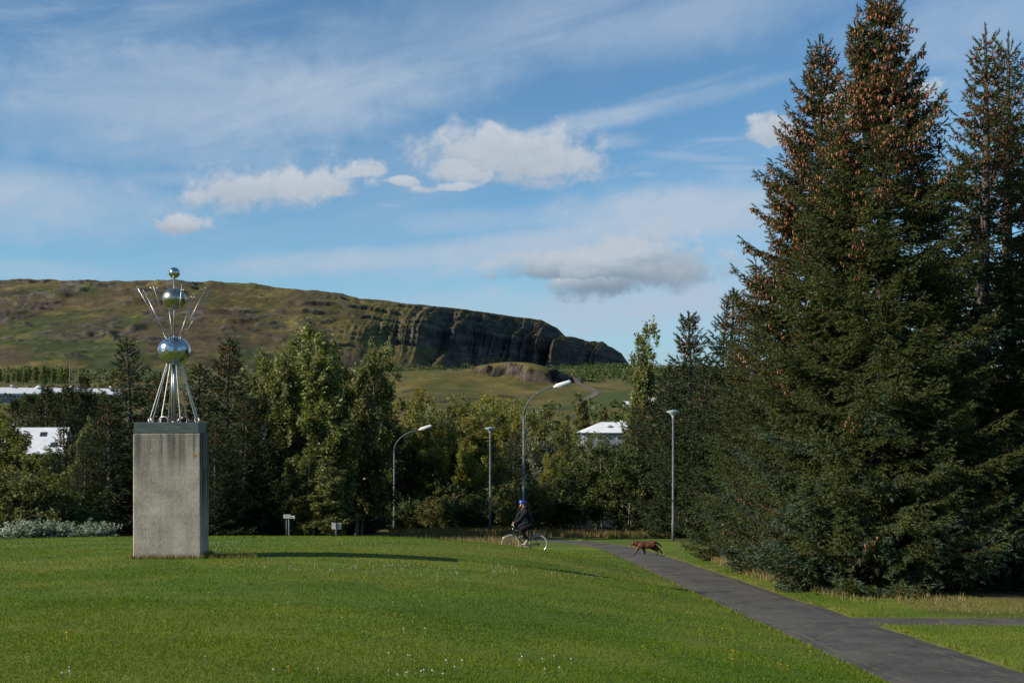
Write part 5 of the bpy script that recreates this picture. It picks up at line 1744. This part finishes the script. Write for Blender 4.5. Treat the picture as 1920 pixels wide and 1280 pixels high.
RY = 41.0
gp = at(984, 1037, RY)
gz_ = ground_z(gp.x, RY)
RS = RY / FPX * 51.0                          # rider drawn at 51 px to the metre, scaled to the real depth

J = {
    'pelvis': ((0.25, 0.0, 1.08), (0.185, 0.165)), 'waist': ((0.225, 0.01, 1.24), (0.185, 0.165)), 'chest': ((0.115, 0.02, 1.46), (0.205, 0.180)),
    'neckb': ((0.02, 0.03, 1.63), (0.120, 0.110)), 'neck': ((-0.045, 0.03, 1.70), 0.062), 'head': ((-0.082, 0.02, 1.80), (0.088, 0.098)), 'crown': ((-0.085, 0.02, 1.885), (0.078, 0.085)),
    'face': ((-0.135, 0.01, 1.775), (0.052, 0.058)), 'nose': ((-0.185, 0.005, 1.785), 0.016), 'chin': ((-0.135, 0.01, 1.715), 0.036),
    'shn': ((0.05, -0.17, 1.575), 0.105), 'eln': ((-0.13, -0.24, 1.31), 0.080), 'wrn': ((-0.355, -0.215, 1.125), 0.044), 'han': ((-0.42, -0.215, 1.088), (0.034, 0.042)),
    'shf': ((-0.11, 0.20, 1.59), 0.105), 'elf': ((-0.245, 0.28, 1.34), 0.080), 'wrf': ((-0.345, 0.235, 1.175), 0.042), 'haf': ((-0.405, 0.225, 1.10), (0.034, 0.042)),
    'hipn': ((0.20, -0.095, 1.03), 0.135), 'knn': ((-0.17, -0.13, 0.89), 0.096), 'can': ((-0.055, -0.128, 0.72), 0.072), 'ann': ((0.055, -0.125, 0.535), 0.048), 'hen': ((0.10, -0.125, 0.465), 0.044), 'ton': ((-0.01, -0.13, 0.375), (0.034, 0.04)),
    'hipf': ((0.20, 0.095, 1.03), 0.135), 'knf': ((-0.20, 0.12, 1.02), 0.080), 'caf': ((-0.17, 0.122, 0.85), 0.066), 'anf': ((-0.115, 0.12, 0.665), 0.046), 'hef': ((-0.085, 0.12, 0.615), 0.042), 'tof': ((-0.215, 0.125, 0.595), (0.034, 0.04)),
}
for s_, hy, hx, hz in (('n', -0.215, -0.42, 1.088), ('f', 0.225, -0.405, 1.10)):
    for i, (dy_, ln) in enumerate(((-0.032, 0.9), (-0.011, 1.0), (0.011, 0.97), (0.032, 0.8))):
        J['f%d%sa' % (i, s_)] = ((hx - 0.040, hy + dy_, hz - 0.004), 0.0105)
        J['f%d%sb' % (i, s_)] = ((hx - 0.062 * ln, hy + dy_, hz - 0.028), 0.0095)
        J['f%d%sc' % (i, s_)] = ((hx - 0.045 * ln, hy + dy_, hz - 0.052 * ln), 0.0085)
    J['t%sa' % s_] = ((hx - 0.008, hy + 0.048, hz - 0.014), 0.0115)
    J['t%sb' % s_] = ((hx - 0.030, hy + 0.052, hz - 0.040), 0.0095)
B = [('pelvis', 'waist'), ('waist', 'chest'), ('chest', 'neckb'), ('neckb', 'neck'), ('neck', 'head'), ('head', 'crown'), ('head', 'face'), ('face', 'nose'), ('face', 'chin'),
     ('chest', 'shn'), ('shn', 'eln'), ('eln', 'wrn'), ('wrn', 'han'), ('chest', 'shf'), ('shf', 'elf'), ('elf', 'wrf'), ('wrf', 'haf'),
     ('pelvis', 'hipn'), ('hipn', 'knn'), ('knn', 'can'), ('can', 'ann'), ('ann', 'hen'), ('hen', 'ton'), ('pelvis', 'hipf'), ('hipf', 'knf'), ('knf', 'caf'), ('caf', 'anf'), ('anf', 'hef'), ('hef', 'tof')]
for s_ in 'nf':
    for i in range(4):
        B += [('ha' + s_, 'f%d%sa' % (i, s_)), ('f%d%sa' % (i, s_), 'f%d%sb' % (i, s_)), ('f%d%sb' % (i, s_), 'f%d%sc' % (i, s_))]
    B += [('ha' + s_, 't%sa' % s_), ('t%sa' % s_, 't%sb' % s_)]
body = skin_mesh('body', J, B, 'pelvis', 2, 1.16)


def bone_mat(a, b):
    if a in ('neck', 'head', 'face') or a.startswith('ha') or (a[0] in 'ft' and a not in ('face',) and len(a) == 4) or (a[0] == 't' and len(a) == 3 and a[-1] in 'ab'):
        return 2
    if a in ('hen', 'hef', 'ann', 'anf'):
        return 3
    if a in ('hipn', 'hipf', 'knn', 'knf', 'can', 'caf') or b in ('hipn', 'hipf'):
        return 1
    return 0


paint(body, [MAT_JACKET, MAT_TROUSER, MAT_SKIN, MAT_SHOE], J, B, bone_mat)
rider = empty('person', (gp.x, RY, gz_), 0, 'person in black hooded jacket and blue helmet riding a bicycle', 'person')
rider.scale = (RS, RS, RS)
obj_np('body', body, rider)
hm = MB()
hm.ball((-0.085, 0.02, 1.862), (0.142, 0.112, 0.105), 20, 12)
hm.v = [(p[0], p[1], max(p[2], 1.835 + 0.10 * (p[0] + 0.085))) for p in hm.v]
hel = hm.build('helmet', MAT_HELMET, rider)
for (hx_, hz_) in ((-0.13, 1.925), (-0.06, 1.945)):
    MB().box((hx_, -0.062, hz_), (0.05, 0.03, 0.016), bevel=0.004).build('vent', MAT_STRAP if hx_ < -0.1 else MAT_TRIM, hel)
MB().tube([(-0.15, -0.075, 1.84), (-0.165, -0.05, 1.77), (-0.15, 0.0, 1.715)], 0.009, 6).build('strap', MAT_STRAP, hel)
MB().ball((-0.155, 0.008, 1.728), (0.045, 0.055, 0.048), 12, 8).build('beard', MAT_BEARD, rider)
for e_ in (-0.028, 0.04):
    MB().ball((-0.178, e_, 1.803), 0.009, 8, 6).build('eye', MAT_INK, rider)
MB().ball((-0.06, -0.083, 1.785), (0.022, 0.012, 0.032), 10, 8).build('ear', MAT_SKIN, rider)
hd_ = MB()
hd_.tube([(-0.045, -0.09, 1.665), (0.045, -0.085, 1.70), (0.085, 0.0, 1.715), (0.06, 0.11, 1.70), (-0.05, 0.13, 1.665)], [0.035, 0.058, 0.066, 0.058, 0.035], 10)
hd_.build('hood', MAT_JACKET, rider)
for (hx_, yy_, hz_, tx, tz) in ((0.10, -0.127, 0.455, -0.015, 0.352), (-0.085, 0.122, 0.602, -0.225, 0.572)):
    MB().tube([(hx_ + 0.012, yy_, hz_ - 0.012), ((hx_ + tx) / 2, yy_, (hz_ + tz) / 2 - 0.03), (tx - 0.02, yy_, tz - 0.012)], [0.040, 0.046, 0.036], 10, flat=0.45).build('shoe_sole', MAT_SOLE, rider)

# bicycle
MAT_FRAME = simple_mat('dark_green_bicycle_paint', (0.007, 0.020, 0.014), 0.5, 0, 0.3, 0.1, 10)
MAT_TYRE = simple_mat('cream_tyre', (0.36, 0.345, 0.29), 0.75, 0, 0.3, 0.1, 12)
MAT_TAN = simple_mat('tan_tyre_tread', (0.30, 0.19, 0.11), 0.8, 0, 0.2, 0.1, 12)
MAT_CHROME = simple_mat('bicycle_metal', (0.55, 0.55, 0.54), 0.25, 1.0, 0.5, 0.05, 12)
MAT_SADDLE = simple_mat('black_saddle', (0.02, 0.018, 0.016), 0.5)
bk = empty('bicycle', (gp.x, RY, gz_), 0, 'dark green bicycle with cream tyres ridden across the grass', 'bicycle')
bk.scale = (RS, RS, RS)


def torus_mb(c_, R_, r_, n=40, m_=8, flat=1.0):
    b_ = MB()
    vs, fs = [], []
    for i in range(n):
        t = 2 * math.pi * i / n
        for j in range(m_):
            p_ = 2 * math.pi * j / m_
            rr = R_ + r_ * math.cos(p_)
            vs.append((c_[0] + rr * math.cos(t), c_[1] + r_ * flat * math.sin(p_), c_[2] + rr * math.sin(t)))
    for i in range(n):
        for j in range(m_):
            a_, b2 = i * m_ + j, i * m_ + (j + 1) % m_
            c2, d2 = ((i + 1) % n) * m_ + (j + 1) % m_, ((i + 1) % n) * m_ + j
            fs.append((a_, b2, c2, d2))
    b_._add(vs, fs, 0, True)
    return b_


for hub in ((0.50, 0, 0.345), (-0.52, 0, 0.345)):
    wh = torus_mb(hub, 0.318, 0.026).build('wheel', MAT_TYRE, bk)
    torus_mb(hub, 0.338, 0.0125, flat=1.3).build('tread', MAT_TAN, wh)
    torus_mb(hub, 0.290, 0.010, flat=1.2).build('rim', MAT_CHROME, wh)
    MB().tube([(hub[0], -0.05, hub[2]), (hub[0], 0.05, hub[2])], 0.022, 10).build('hub', MAT_CHROME, wh)
    sp_ = MB()
    for i in range(18):
        t = 2 * math.pi * i / 18
        s_ = 0.03 if i % 2 else -0.03
        sp_.tube([(hub[0] + 0.02 * math.cos(t + 1.2), s_, hub[2] + 0.02 * math.sin(t + 1.2)), (hub[0] + 0.285 * math.cos(t), 0, hub[2] + 0.285 * math.sin(t))], 0.0016, 4, caps=False)
    sp_.build('spokes', MAT_CHROME, wh)
    fd = [(hub[0] + 0.365 * math.cos(t), 0, hub[2] + 0.365 * math.sin(t)) for t in np.linspace(rad(-15 if hub[0] > 0 else 25), rad(125 if hub[0] > 0 else 150), 16)]
    MB().tube(fd, 0.008, 6, flat=3.0).build('mudguard', MAT_CHROME, bk)
fr = MB()
fr.tube([(-0.395, 0, 0.90), (-0.425, 0, 0.74)], 0.020, 10)
fr.tube([(-0.42, 0, 0.76), (0.0, 0, 0.31)], 0.0185, 10)
fr.tube([(-0.40, 0, 0.86), (0.17, 0, 0.80)], 0.0165, 10)
fr.tube([(0.0, 0, 0.31), (0.215, 0, 0.93)], 0.0165, 10)
for s_ in (-1, 1):
    fr.tube([(0.17, 0.012 * s_, 0.80), (0.50, 0.055 * s_, 0.345)], 0.0095, 8)
    fr.tube([(0.0, 0.03 * s_, 0.31), (0.50, 0.055 * s_, 0.345)], 0.0105, 8)
fr.build('frame', MAT_FRAME, bk)
fk = MB()
for s_ in (-1, 1):
    fk.tube([(-0.427, 0.03 * s_, 0.74), (-0.47, 0.05 * s_, 0.55), (-0.52, 0.052 * s_, 0.345)], 0.011, 8)
fk.build('fork', MAT_FRAME, bk)
MB().tube([(-0.395, 0, 0.89), (-0.385, 0, 1.0), (-0.43, 0, 1.045)], 0.014, 8).build('stem', MAT_CHROME, bk)
hb = MB().tube([(-0.41, -0.30, 1.05), (-0.435, -0.16, 1.045), (-0.43, 0, 1.045), (-0.435, 0.16, 1.045), (-0.41, 0.30, 1.05)], 0.012, 8).build('handlebar', MAT_CHROME, bk)
for s_ in (-1, 1):
    MB().tube([(-0.435, 0.17 * s_, 1.046), (-0.41, 0.31 * s_, 1.052)], 0.018, 8).build('grip', MAT_STRAP, hb)
MB().ball((-0.44, 0, 0.90), (0.03, 0.035, 0.035), 12, 8).build('front_light', MAT_CHROME, bk)
MB().tube([(0.06, 0, 0.955), (0.18, 0, 0.965), (0.30, 0, 0.985)], [0.028, 0.07, 0.09], 10, flat=0.4).build('saddle', MAT_SADDLE, bk)
cr = torus_mb((0, -0.05, 0.31), 0.085, 0.008).build('chainring', MAT_CHROME, bk)
MB().tube([(0, -0.07, 0.31), (0.02, -0.085, 0.15 + 0.0), ], 0.011, 6).build('crank', MAT_CHROME, bk)
MB().tube([(0, 0.06, 0.31), (-0.10, 0.085, 0.46)], 0.011, 6).build('crank', MAT_CHROME, bk)
ch = MB()
ch.tube([(0, -0.05, 0.395), (0.50, -0.05, 0.385)], 0.005, 6)
ch.tube([(0, -0.05, 0.225), (0.50, -0.05, 0.305)], 0.005, 6)
ch.build('chain', MAT_TRIM, bk)
MB().box((0.02, -0.13, 0.345), (0.09, 0.09, 0.022), bevel=0.004).build('pedal', MAT_TRIM, bk)
MB().box((-0.13, 0.12, 0.545), (0.09, 0.09, 0.022), bevel=0.004).build('pedal', MAT_TRIM, bk)
MB().tube([(0.50, 0, 0.345), (0.50, -0.055, 0.345)], 0.045, 12).build('sprocket', MAT_TRIM, bk)
MB().box((0.30, -0.02, 0.62), (0.07, 0.06, 0.05), bevel=0.01).build('rear_light', MAT_SHOE, bk)

# dog
MAT_FUR = None
m, nt, out = new_mat('chocolate_fur')
tc = nt.node('ShaderNodeTexCoord').outputs['Object']
n_ = nt.noise(tc, 9, 6, 0.7)
bsdf(nt, out, nt.ramp(n_, [(0.3, (0.045, 0.015, 0.006)), (0.55, (0.098, 0.034, 0.013)), (0.75, (0.155, 0.060, 0.023))]), 0.55, 0, 0.35, bump(nt, nt.noise(tc, 90, 3, 0.7), 0.4, 0.006))
MAT_FUR = m
MAT_TONGUE = simple_mat('pink_tongue', (0.55, 0.20, 0.18), 0.5)
MAT_COLLAR = simple_mat('dark_blue_collar', (0.03, 0.035, 0.07), 0.6)
MAT_NOSE = simple_mat('dark_nose', (0.02, 0.012, 0.01), 0.4)
DJ = {
    'loin': ((0.13, 0, 0.385), (0.130, 0.130)), 'mid': ((-0.03, 0, 0.362), (0.140, 0.140)), 'chest': ((-0.20, 0, 0.362), (0.150, 0.150)), 'shoulder': ((-0.285, 0, 0.400), (0.115, 0.120)),
    'neck': ((-0.355, 0, 0.432), (0.088, 0.092)), 'skull': ((-0.425, 0, 0.452), (0.066, 0.066)), 'brow': ((-0.475, 0, 0.435), (0.050, 0.050)), 'muzzle': ((-0.535, 0, 0.395), (0.034, 0.034)), 'tipm': ((-0.57, 0, 0.385), 0.026), 'jaw': ((-0.505, 0, 0.352), 0.018),
    'rump': ((0.265, 0, 0.390), (0.118, 0.118)), 'tail0': ((0.365, 0, 0.455), 0.036), 'tail1': ((0.46, 0, 0.415), 0.028), 'tail2': ((0.55, 0.01, 0.345), 0.022), 'tail3': ((0.61, 0.015, 0.295), 0.011),
    'n0': ((-0.255, -0.075, 0.32), 0.062), 'n1': ((-0.285, -0.085, 0.225), 0.044), 'n2': ((-0.375, -0.085, 0.105), 0.028), 'n3': ((-0.425, -0.085, 0.045), 0.024), 'n4': ((-0.475, -0.085, 0.024), 0.026),
    'f0': ((-0.13, 0.075, 0.31), 0.060), 'f1': ((-0.055, 0.08, 0.215), 0.042), 'f2': ((-0.005, 0.08, 0.11), 0.027), 'f3': ((-0.02, 0.08, 0.04), 0.023), 'f4': ((-0.06, 0.08, 0.022), 0.025),
    'h0': ((0.275, -0.07, 0.335), 0.082), 'h1': ((0.315, -0.085, 0.235), 0.055), 'h2': ((0.425, -0.085, 0.165), 0.030), 'h3': ((0.425, -0.085, 0.06), 0.023), 'h4': ((0.385, -0.085, 0.022), 0.026),
    'g0': ((0.33, 0.07, 0.335), 0.078), 'g1': ((0.435, 0.08, 0.250), 0.048), 'g2': ((0.535, 0.08, 0.175), 0.028), 'g3': ((0.595, 0.08, 0.085), 0.022), 'g4': ((0.63, 0.08, 0.050), 0.022),
}
DB = [('loin', 'mid'), ('mid', 'chest'), ('chest', 'shoulder'), ('shoulder', 'neck'), ('neck', 'skull'), ('skull', 'brow'), ('brow', 'muzzle'), ('muzzle', 'tipm'), ('brow', 'jaw'),
      ('loin', 'rump'), ('rump', 'tail0'), ('tail0', 'tail1'), ('tail1', 'tail2'), ('tail2', 'tail3'),
      ('chest', 'n0'), ('n0', 'n1'), ('n1', 'n2'), ('n2', 'n3'), ('n3', 'n4'), ('chest', 'f0'), ('f0', 'f1'), ('f1', 'f2'), ('f2', 'f3'), ('f3', 'f4'),
      ('rump', 'h0'), ('h0', 'h1'), ('h1', 'h2'), ('h2', 'h3'), ('h3', 'h4'), ('rump', 'g0'), ('g0', 'g1'), ('g1', 'g2'), ('g2', 'g3'), ('g3', 'g4')]
dme = skin_mesh('dog_body', DJ, DB, 'loin', 2, 1.32)
dme.materials.clear()
dme.materials.append(MAT_FUR)
DY = 42.5
dp = at(1210, 1040, DY)
dog = empty('dog', (dp.x, DY, ground_z(dp.x, DY) + 0.012), 0, 'chocolate brown dog trotting left across the asphalt path', 'dog')
ds = DY / FPX * 52
dog.scale = (ds, ds, ds)
obj_np('body', dme, dog)
for s_ in (-1, 1):
    e_ = MB()
    e_.tube([(-0.405, 0.052 * s_, 0.505), (-0.430, 0.078 * s_, 0.470), (-0.440, 0.080 * s_, 0.420), (-0.440, 0.074 * s_, 0.395)], [0.014, 0.030, 0.030, 0.010], 8, flat=0.4)
    e_.build('ear', MAT_FUR, dog)
    MB().ball((-0.497, 0.036 * s_, 0.452), 0.010, 8, 6).build('eye', MAT_NOSE, dog)
MB().ball((-0.593, 0, 0.392), (0.014, 0.020, 0.014), 10, 6).build('nose', MAT_NOSE, dog)
MB().tube([(-0.50, 0, 0.362), (-0.54, -0.004, 0.348), (-0.562, -0.008, 0.322)], [0.016, 0.019, 0.011], 8, flat=0.45).build('tongue', MAT_TONGUE, dog)
ccol = []
cdir = Vector((-0.72, 0, 0.18)).normalized()
for k in range(21):
    t = 2 * math.pi * k / 20
    u_ = Vector((-cdir.z, 0, cdir.x))
    ccol.append(Vector((-0.348, 0, 0.432)) + u_ * (0.092 * math.cos(t)) + Vector((0, 1, 0)) * (0.080 * math.sin(t)))
MB().tube(ccol, 0.010, 6).build('collar', MAT_COLLAR, dog)

# ------------------------------------------------------------------ white shrubs, grass, flowers
SS = make_leaf_tree('silver_shrub', 0.8, 1.7, 63, n=3400, leaf=0.055, mat=MAT_SILVER, stems=6, shape='bush', base=0.02, clump=0.07)
for px, wd, h_, lab in ((10, 1.3, 0.62, 'white flowering shrub cut by the left border'), (48, 1.3, 0.80, 'white flowering shrub, tallest in the low row at left'),
                        (88, 1.2, 0.72, 'white flowering shrub third from the left border'), (128, 1.3, 0.70, 'white flowering shrub with a lone high sprig'),
                        (160, 1.1, 0.50, 'greener low shrub in the white flowering row'), (188, 1.1, 0.66, 'last white flowering shrub nearest the pedestal')):
    Ysh = 32.5 + (px % 3) * 0.4
    xx = at(px, 0, Ysh).x
    plant('flowering_shrub', SS, xx, Ysh, h_ * 0.78, px * 0.7, lab, 'shrub', 'white flowering shrubs', sxy=wd * 0.62)

MAT_GRASS = foliage_mat('lawn_grass', [(0.0, (0.064, 0.112, 0.008)), (0.45, (0.112, 0.166, 0.012)), (0.8, (0.168, 0.200, 0.020)), (1.0, (0.27, 0.23, 0.075))], 0.25, 0.8, 0.04)
MAT_DRY = foliage_mat('dry_grass', [(0.0, (0.095, 0.110, 0.024)), (0.4, (0.18, 0.165, 0.050)), (0.75, (0.27, 0.20, 0.095)), (1.0, (0.36, 0.27, 0.16))], 0.25, 0.7, 0.1)


def blades(name, X, Y, h, wd, lean, tint, rng, mat, label, cat, bend=False):
    n = len(X)
    Z = base_ground(X, Y)
    a = rng.uniform(0, 2 * np.pi, n)
    la = rng.uniform(0, 2 * np.pi, n)
    base = np.stack([X, Y, Z - 0.005], 1)
    s = np.stack([np.cos(a), np.sin(a), np.zeros(n)], 1) * (wd * 0.5)[:, None]
    tip = base + np.stack([np.cos(la) * lean, np.sin(la) * lean, h], 1)
    V = np.stack([base - s, base + s, tip], 1).reshape(-1, 3)
    o = obj_np(name, mesh_np(name, V, np.arange(n * 3).reshape(-1, 3), mat, attrs={'tint': np.repeat(np.clip(tint, 0, 1), 3)}))
    return tag(o, label, cat, kind='stuff')


rng = np.random.default_rng(101)
XX, YY = [], []
for (y0, y1, dens) in [(5.8, 7.5, 6500), (7.5, 9.5, 4500), (9.5, 12.5, 2600), (12.5, 17, 1050), (17, 24, 480), (24, 33, 200), (33, 48, 80)]:
    half = lambda yy: 0.47 * yy + 0.8
    area = (half(y0) + half(y1)) * (y1 - y0)
    n_ = int(area * dens)
    yy = rng.uniform(y0, y1, n_)
    xx = rng.uniform(-1, 1, n_) * half(yy)
    XX.append(xx)
    YY.append(yy)
XX, YY = np.concatenate(XX), np.concatenate(YY)
pdv = path_dist(XX, YY)
keep = pdv > 0.01 + 0.05 * rng.random(len(XX)) - 0.06 * (fbm(XX / 0.5, YY / 0.5, 2, 141) > 0.55)
dxp = (XX - sc.location.x)
dyp = (YY - sc.location.y)
keep &= ~((np.abs(dxp) < 0.55) & (np.abs(dyp) < 0.55))
keep &= ~((XX > 9.6) & (YY > 21))
XX, YY, pdv = XX[keep], YY[keep], pdv[keep]
n_ = len(XX)
pn = fbm(XX / 2.6, YY / 2.6, 4, 31)
ps = fbm(XX / 0.35, YY / 0.35, 3, 151)
hgt = (0.014 + 0.014 * ps + 0.02 * sstep(0.25, 0.0, pdv)) * rng.uniform(0.6, 1.3, n_) * (1 + 0.012 * YY)
tn = 0.38 + 1.15 * (0.6 * pn + 0.4 * fbm(XX / 0.9, YY / 0.9, 3, 153) - 0.5) + rng.normal(0, 0.13, n_) + 0.25 * sstep(0.3, 0, pdv)
tn = np.where(rng.random(n_) < 0.018, 1.0, tn)
blades('grass', XX, YY, hgt, 0.0022 + 0.00055 * YY, hgt * rng.uniform(0.1, 0.8, n_), tn, rng, MAT_GRASS, 'short mown green grass of the lawn', 'grass')

# longer grass round the pedestal foot
nn_ = 2600
ang = rng.uniform(0, 4, nn_)
sd = np.floor(ang)
u_ = (ang - sd) * 2 - 1
o_ = 0.57 + np.abs(rng.normal(0, 0.05, nn_))
lx = np.where(sd == 0, u_ * 0.62, np.where(sd == 1, o_, np.where(sd == 2, u_ * 0.62, -o_)))
ly = np.where(sd == 0, -o_, np.where(sd == 1, u_ * 0.62, np.where(sd == 2, o_, u_ * 0.62)))
ex = rng.random(nn_) < 0.35
lx = np.where(ex, rng.uniform(0.6, 1.5, nn_), lx)
ly = np.where(ex, rng.normal(-0.35, 0.12, nn_), ly)
cz, sz_ = math.cos(rad(8)), math.sin(rad(8))
gx_, gy_ = sc.location.x + lx * cz - ly * sz_, sc.location.y + lx * sz_ + ly * cz
blades('tuft_grass', gx_, gy_, rng.uniform(0.04, 0.11, nn_), np.full(nn_, 0.012), rng.uniform(0.0, 0.05, nn_), rng.uniform(0.0, 0.8, nn_), rng, MAT_DRY, 'longer yellowish grass round the pedestal foot', 'grass')

# dry uncut grass beyond the lawn and beside the spruces
XX, YY, HH = [], [], []
nb = 42000
yy = rng.uniform(65.5, 80, nb)
xx = (rng.uniform(730, 1340, nb) - 960) / FPX * yy
cl = fbm(xx / 1.2, yy / 1.2, 3, 161)
k = (rng.random(nb) < sstep(0.3, 0.6, cl)) & (yy > 67 + 0.02 * np.abs(xx) + np.where(xx > 3, -2.0, 0))
XX.append(xx[k]); YY.append(yy[k]); HH.append((0.14 + 0.42 * cl[k]) * rng.uniform(0.5, 1.2, k.sum()))
nb = 9000
yy = rng.uniform(44, 58, nb)
xx = rng.uniform(-6, 1.0, nb) - 0.5
cl = fbm(xx / 1.0, yy / 1.0, 3, 165)
k = (rng.random(nb) < sstep(0.35, 0.65, cl)) & (path_dist(xx, yy) > 1.2)
XX.append(xx[k]); YY.append(yy[k]); HH.append((0.16 + 0.42 * cl[k]) * rng.uniform(0.5, 1.2, k.sum()))
nb = 30000
yy = rng.uniform(19.2, 43, nb)
xx = rng.uniform(5.9, 9.0, nb)
cl = fbm(xx / 0.8, yy / 0.8, 3, 171)
lim = np.interp(yy, [19, 22, 27, 31, 36, 43], [7.6, 6.5, 6.15, 6.2, 6.5, 7.0])
k = (xx > lim + 0.4 * (cl - 0.5)) & (rng.random(nb) < sstep(0.25, 0.6, cl) * np.interp(yy, [19, 21, 25, 28], [0.15, 0.25, 0.6, 1.0])) & (path_dist(xx, yy) > 0.12)
XX.append(xx[k]); YY.append(yy[k]); HH.append((0.07 + 0.26 * cl[k]) * rng.uniform(0.5, 1.2, k.sum()) * np.interp(yy[k], [19, 22, 26], [0.35, 0.5, 1.0]))
XX, YY, HH = np.concatenate(XX), np.concatenate(YY), np.concatenate(HH)
n_ = len(XX)
blades('dry_grass', XX, YY, HH, 0.006 + 0.00055 * YY, HH * rng.uniform(0.05, 0.5, n_), 0.60 + 0.9 * (fbm(XX / 2.0, YY / 2.0, 3, 181) - 0.5) + rng.normal(0, 0.2, n_), rng, MAT_DRY, 'tall dry straw-coloured grass along the wood edge and spruces', 'grass')

# clover heads and hawkbits scattered in the lawn
MAT_CLOVER = simple_mat('white_clover_head', (0.40, 0.38, 0.30), 0.8, vary=0.15, scale=90)
MAT_YELLOW = simple_mat('yellow_flower_head', (0.72, 0.36, 0.01), 0.7, vary=0.15, scale=90)


def flowers(name, pts, r_, hgt_, mat, label, flat=0.8):
    acc_V, acc_F = [], []
    b_ = MB().ball((0, 0, 0), (r_, r_, r_ * flat), 6, 4, smooth=True)
    bv, bf = np.array(b_.v), b_.f
    vs, fs = [], []
    for (x_, y_) in pts:
        s_ = random.uniform(0.7, 1.25)
        z_ = ground_z(x_, y_) + hgt_ * random.uniform(0.7, 1.2)
        k0 = len(vs)
        vs += [tuple(p) for p in bv * s_ + np.array([x_, y_, z_])]
        fs += [tuple(i + k0 for i in f) for f in bf]
        k0 = len(vs)
        vs += [(x_ - 0.002, y_, z_ - hgt_), (x_ + 0.002, y_, z_ - hgt_), (x_, y_, z_)]
        fs.append((k0, k0 + 1, k0 + 2))
    me_ = bpy.data.meshes.new(name)
    me_.from_pydata(vs, [], fs)
    me_.materials.append(mat)
    me_.update()
    return tag(link(bpy.data.objects.new(name, me_)), label, 'flowers', kind='stuff')


def lawn_hit(px, py):
    """where the line of sight through a photograph pixel meets the lawn"""
    Ya = np.arange(6.0, 60.0, 0.1)
    Xa = (px - 960.0) / FPX * Ya
    hit = np.where(EYE + (HORIZON - py) / FPX * Ya <= base_ground(Xa, Ya))[0]
    return (float(Xa[hit[0]]), float(Ya[hit[0]])) if len(hit) else None


random.seed(12)
cl_px = [(729, 1234), (765, 1237), (769, 1236), (837, 1247), (853, 1258), (867, 1251), (977, 1237), (979, 1243), (975, 1247), (1017, 1245), (1039, 1239), (1071, 1246), (1049, 1261), (1022, 1266), (765, 1267), (762, 1274), (728, 1272), (746, 1275), (790, 1272), (795, 1270), (811, 1267), (831, 1273), (117, 1272), (130, 1268), (131, 1275), (385, 1242), (513, 1267), (597, 1265), (797, 1188), (757, 1189)]
for (x0, x1, y0, y1, n_) in [(400, 470, 1015, 1040, 40), (20, 180, 1020, 1060, 22), (430, 640, 1050, 1075, 26), (640, 760, 1055, 1082, 30), (920, 970, 1060, 1082, 24), (760, 860, 1060, 1085, 25), (1000, 1200, 1068, 1095, 40), (0, 600, 1010, 1030, 18), (640, 740, 1015, 1030, 10), (100, 900, 1090, 1180, 12)]:
    for _ in range(n_):
        cl_px.append((random.uniform(x0, x1), random.uniform(y0, y1)))
cp = [h for h in (lawn_hit(*p) for p in cl_px) if h]
flowers('clover_flowers', cp, 0.0085, 0.045, MAT_CLOVER, 'small white clover heads dotted over the lawn')
yl_px = [(51, 1244), (125, 1199), (391, 1117), (541, 1261), (1205, 1220), (1043, 1136), (310, 1178), (1311, 1185), (1355, 1184), (1312, 1200), (1372, 1230), (1375, 1229), (1373, 1245), (1459, 1253), (1464, 1259), (1477, 1259), (1350, 1212), (1520, 1229), (1296, 1156), (1682, 1167), (1765, 1173), (1858, 1169), (1908, 1186), (1778, 1181)]
for (x0, x1, y0, y1, n_) in [(1030, 1110, 1030, 1050, 22), (1180, 1260, 1085, 1120, 5), (870, 900, 1020, 1030, 3)]:
    for _ in range(n_):
        yl_px.append((random.uniform(x0, x1), random.uniform(y0, y1)))
yp = [h for h in (lawn_hit(*p) for p in yl_px) if h and path_dist(h[0], h[1])[0] > 0.05]
flowers('hawkbit_flowers', yp, 0.009, 0.06, MAT_YELLOW, 'small yellow flower heads dotted near the path edges', 0.45)
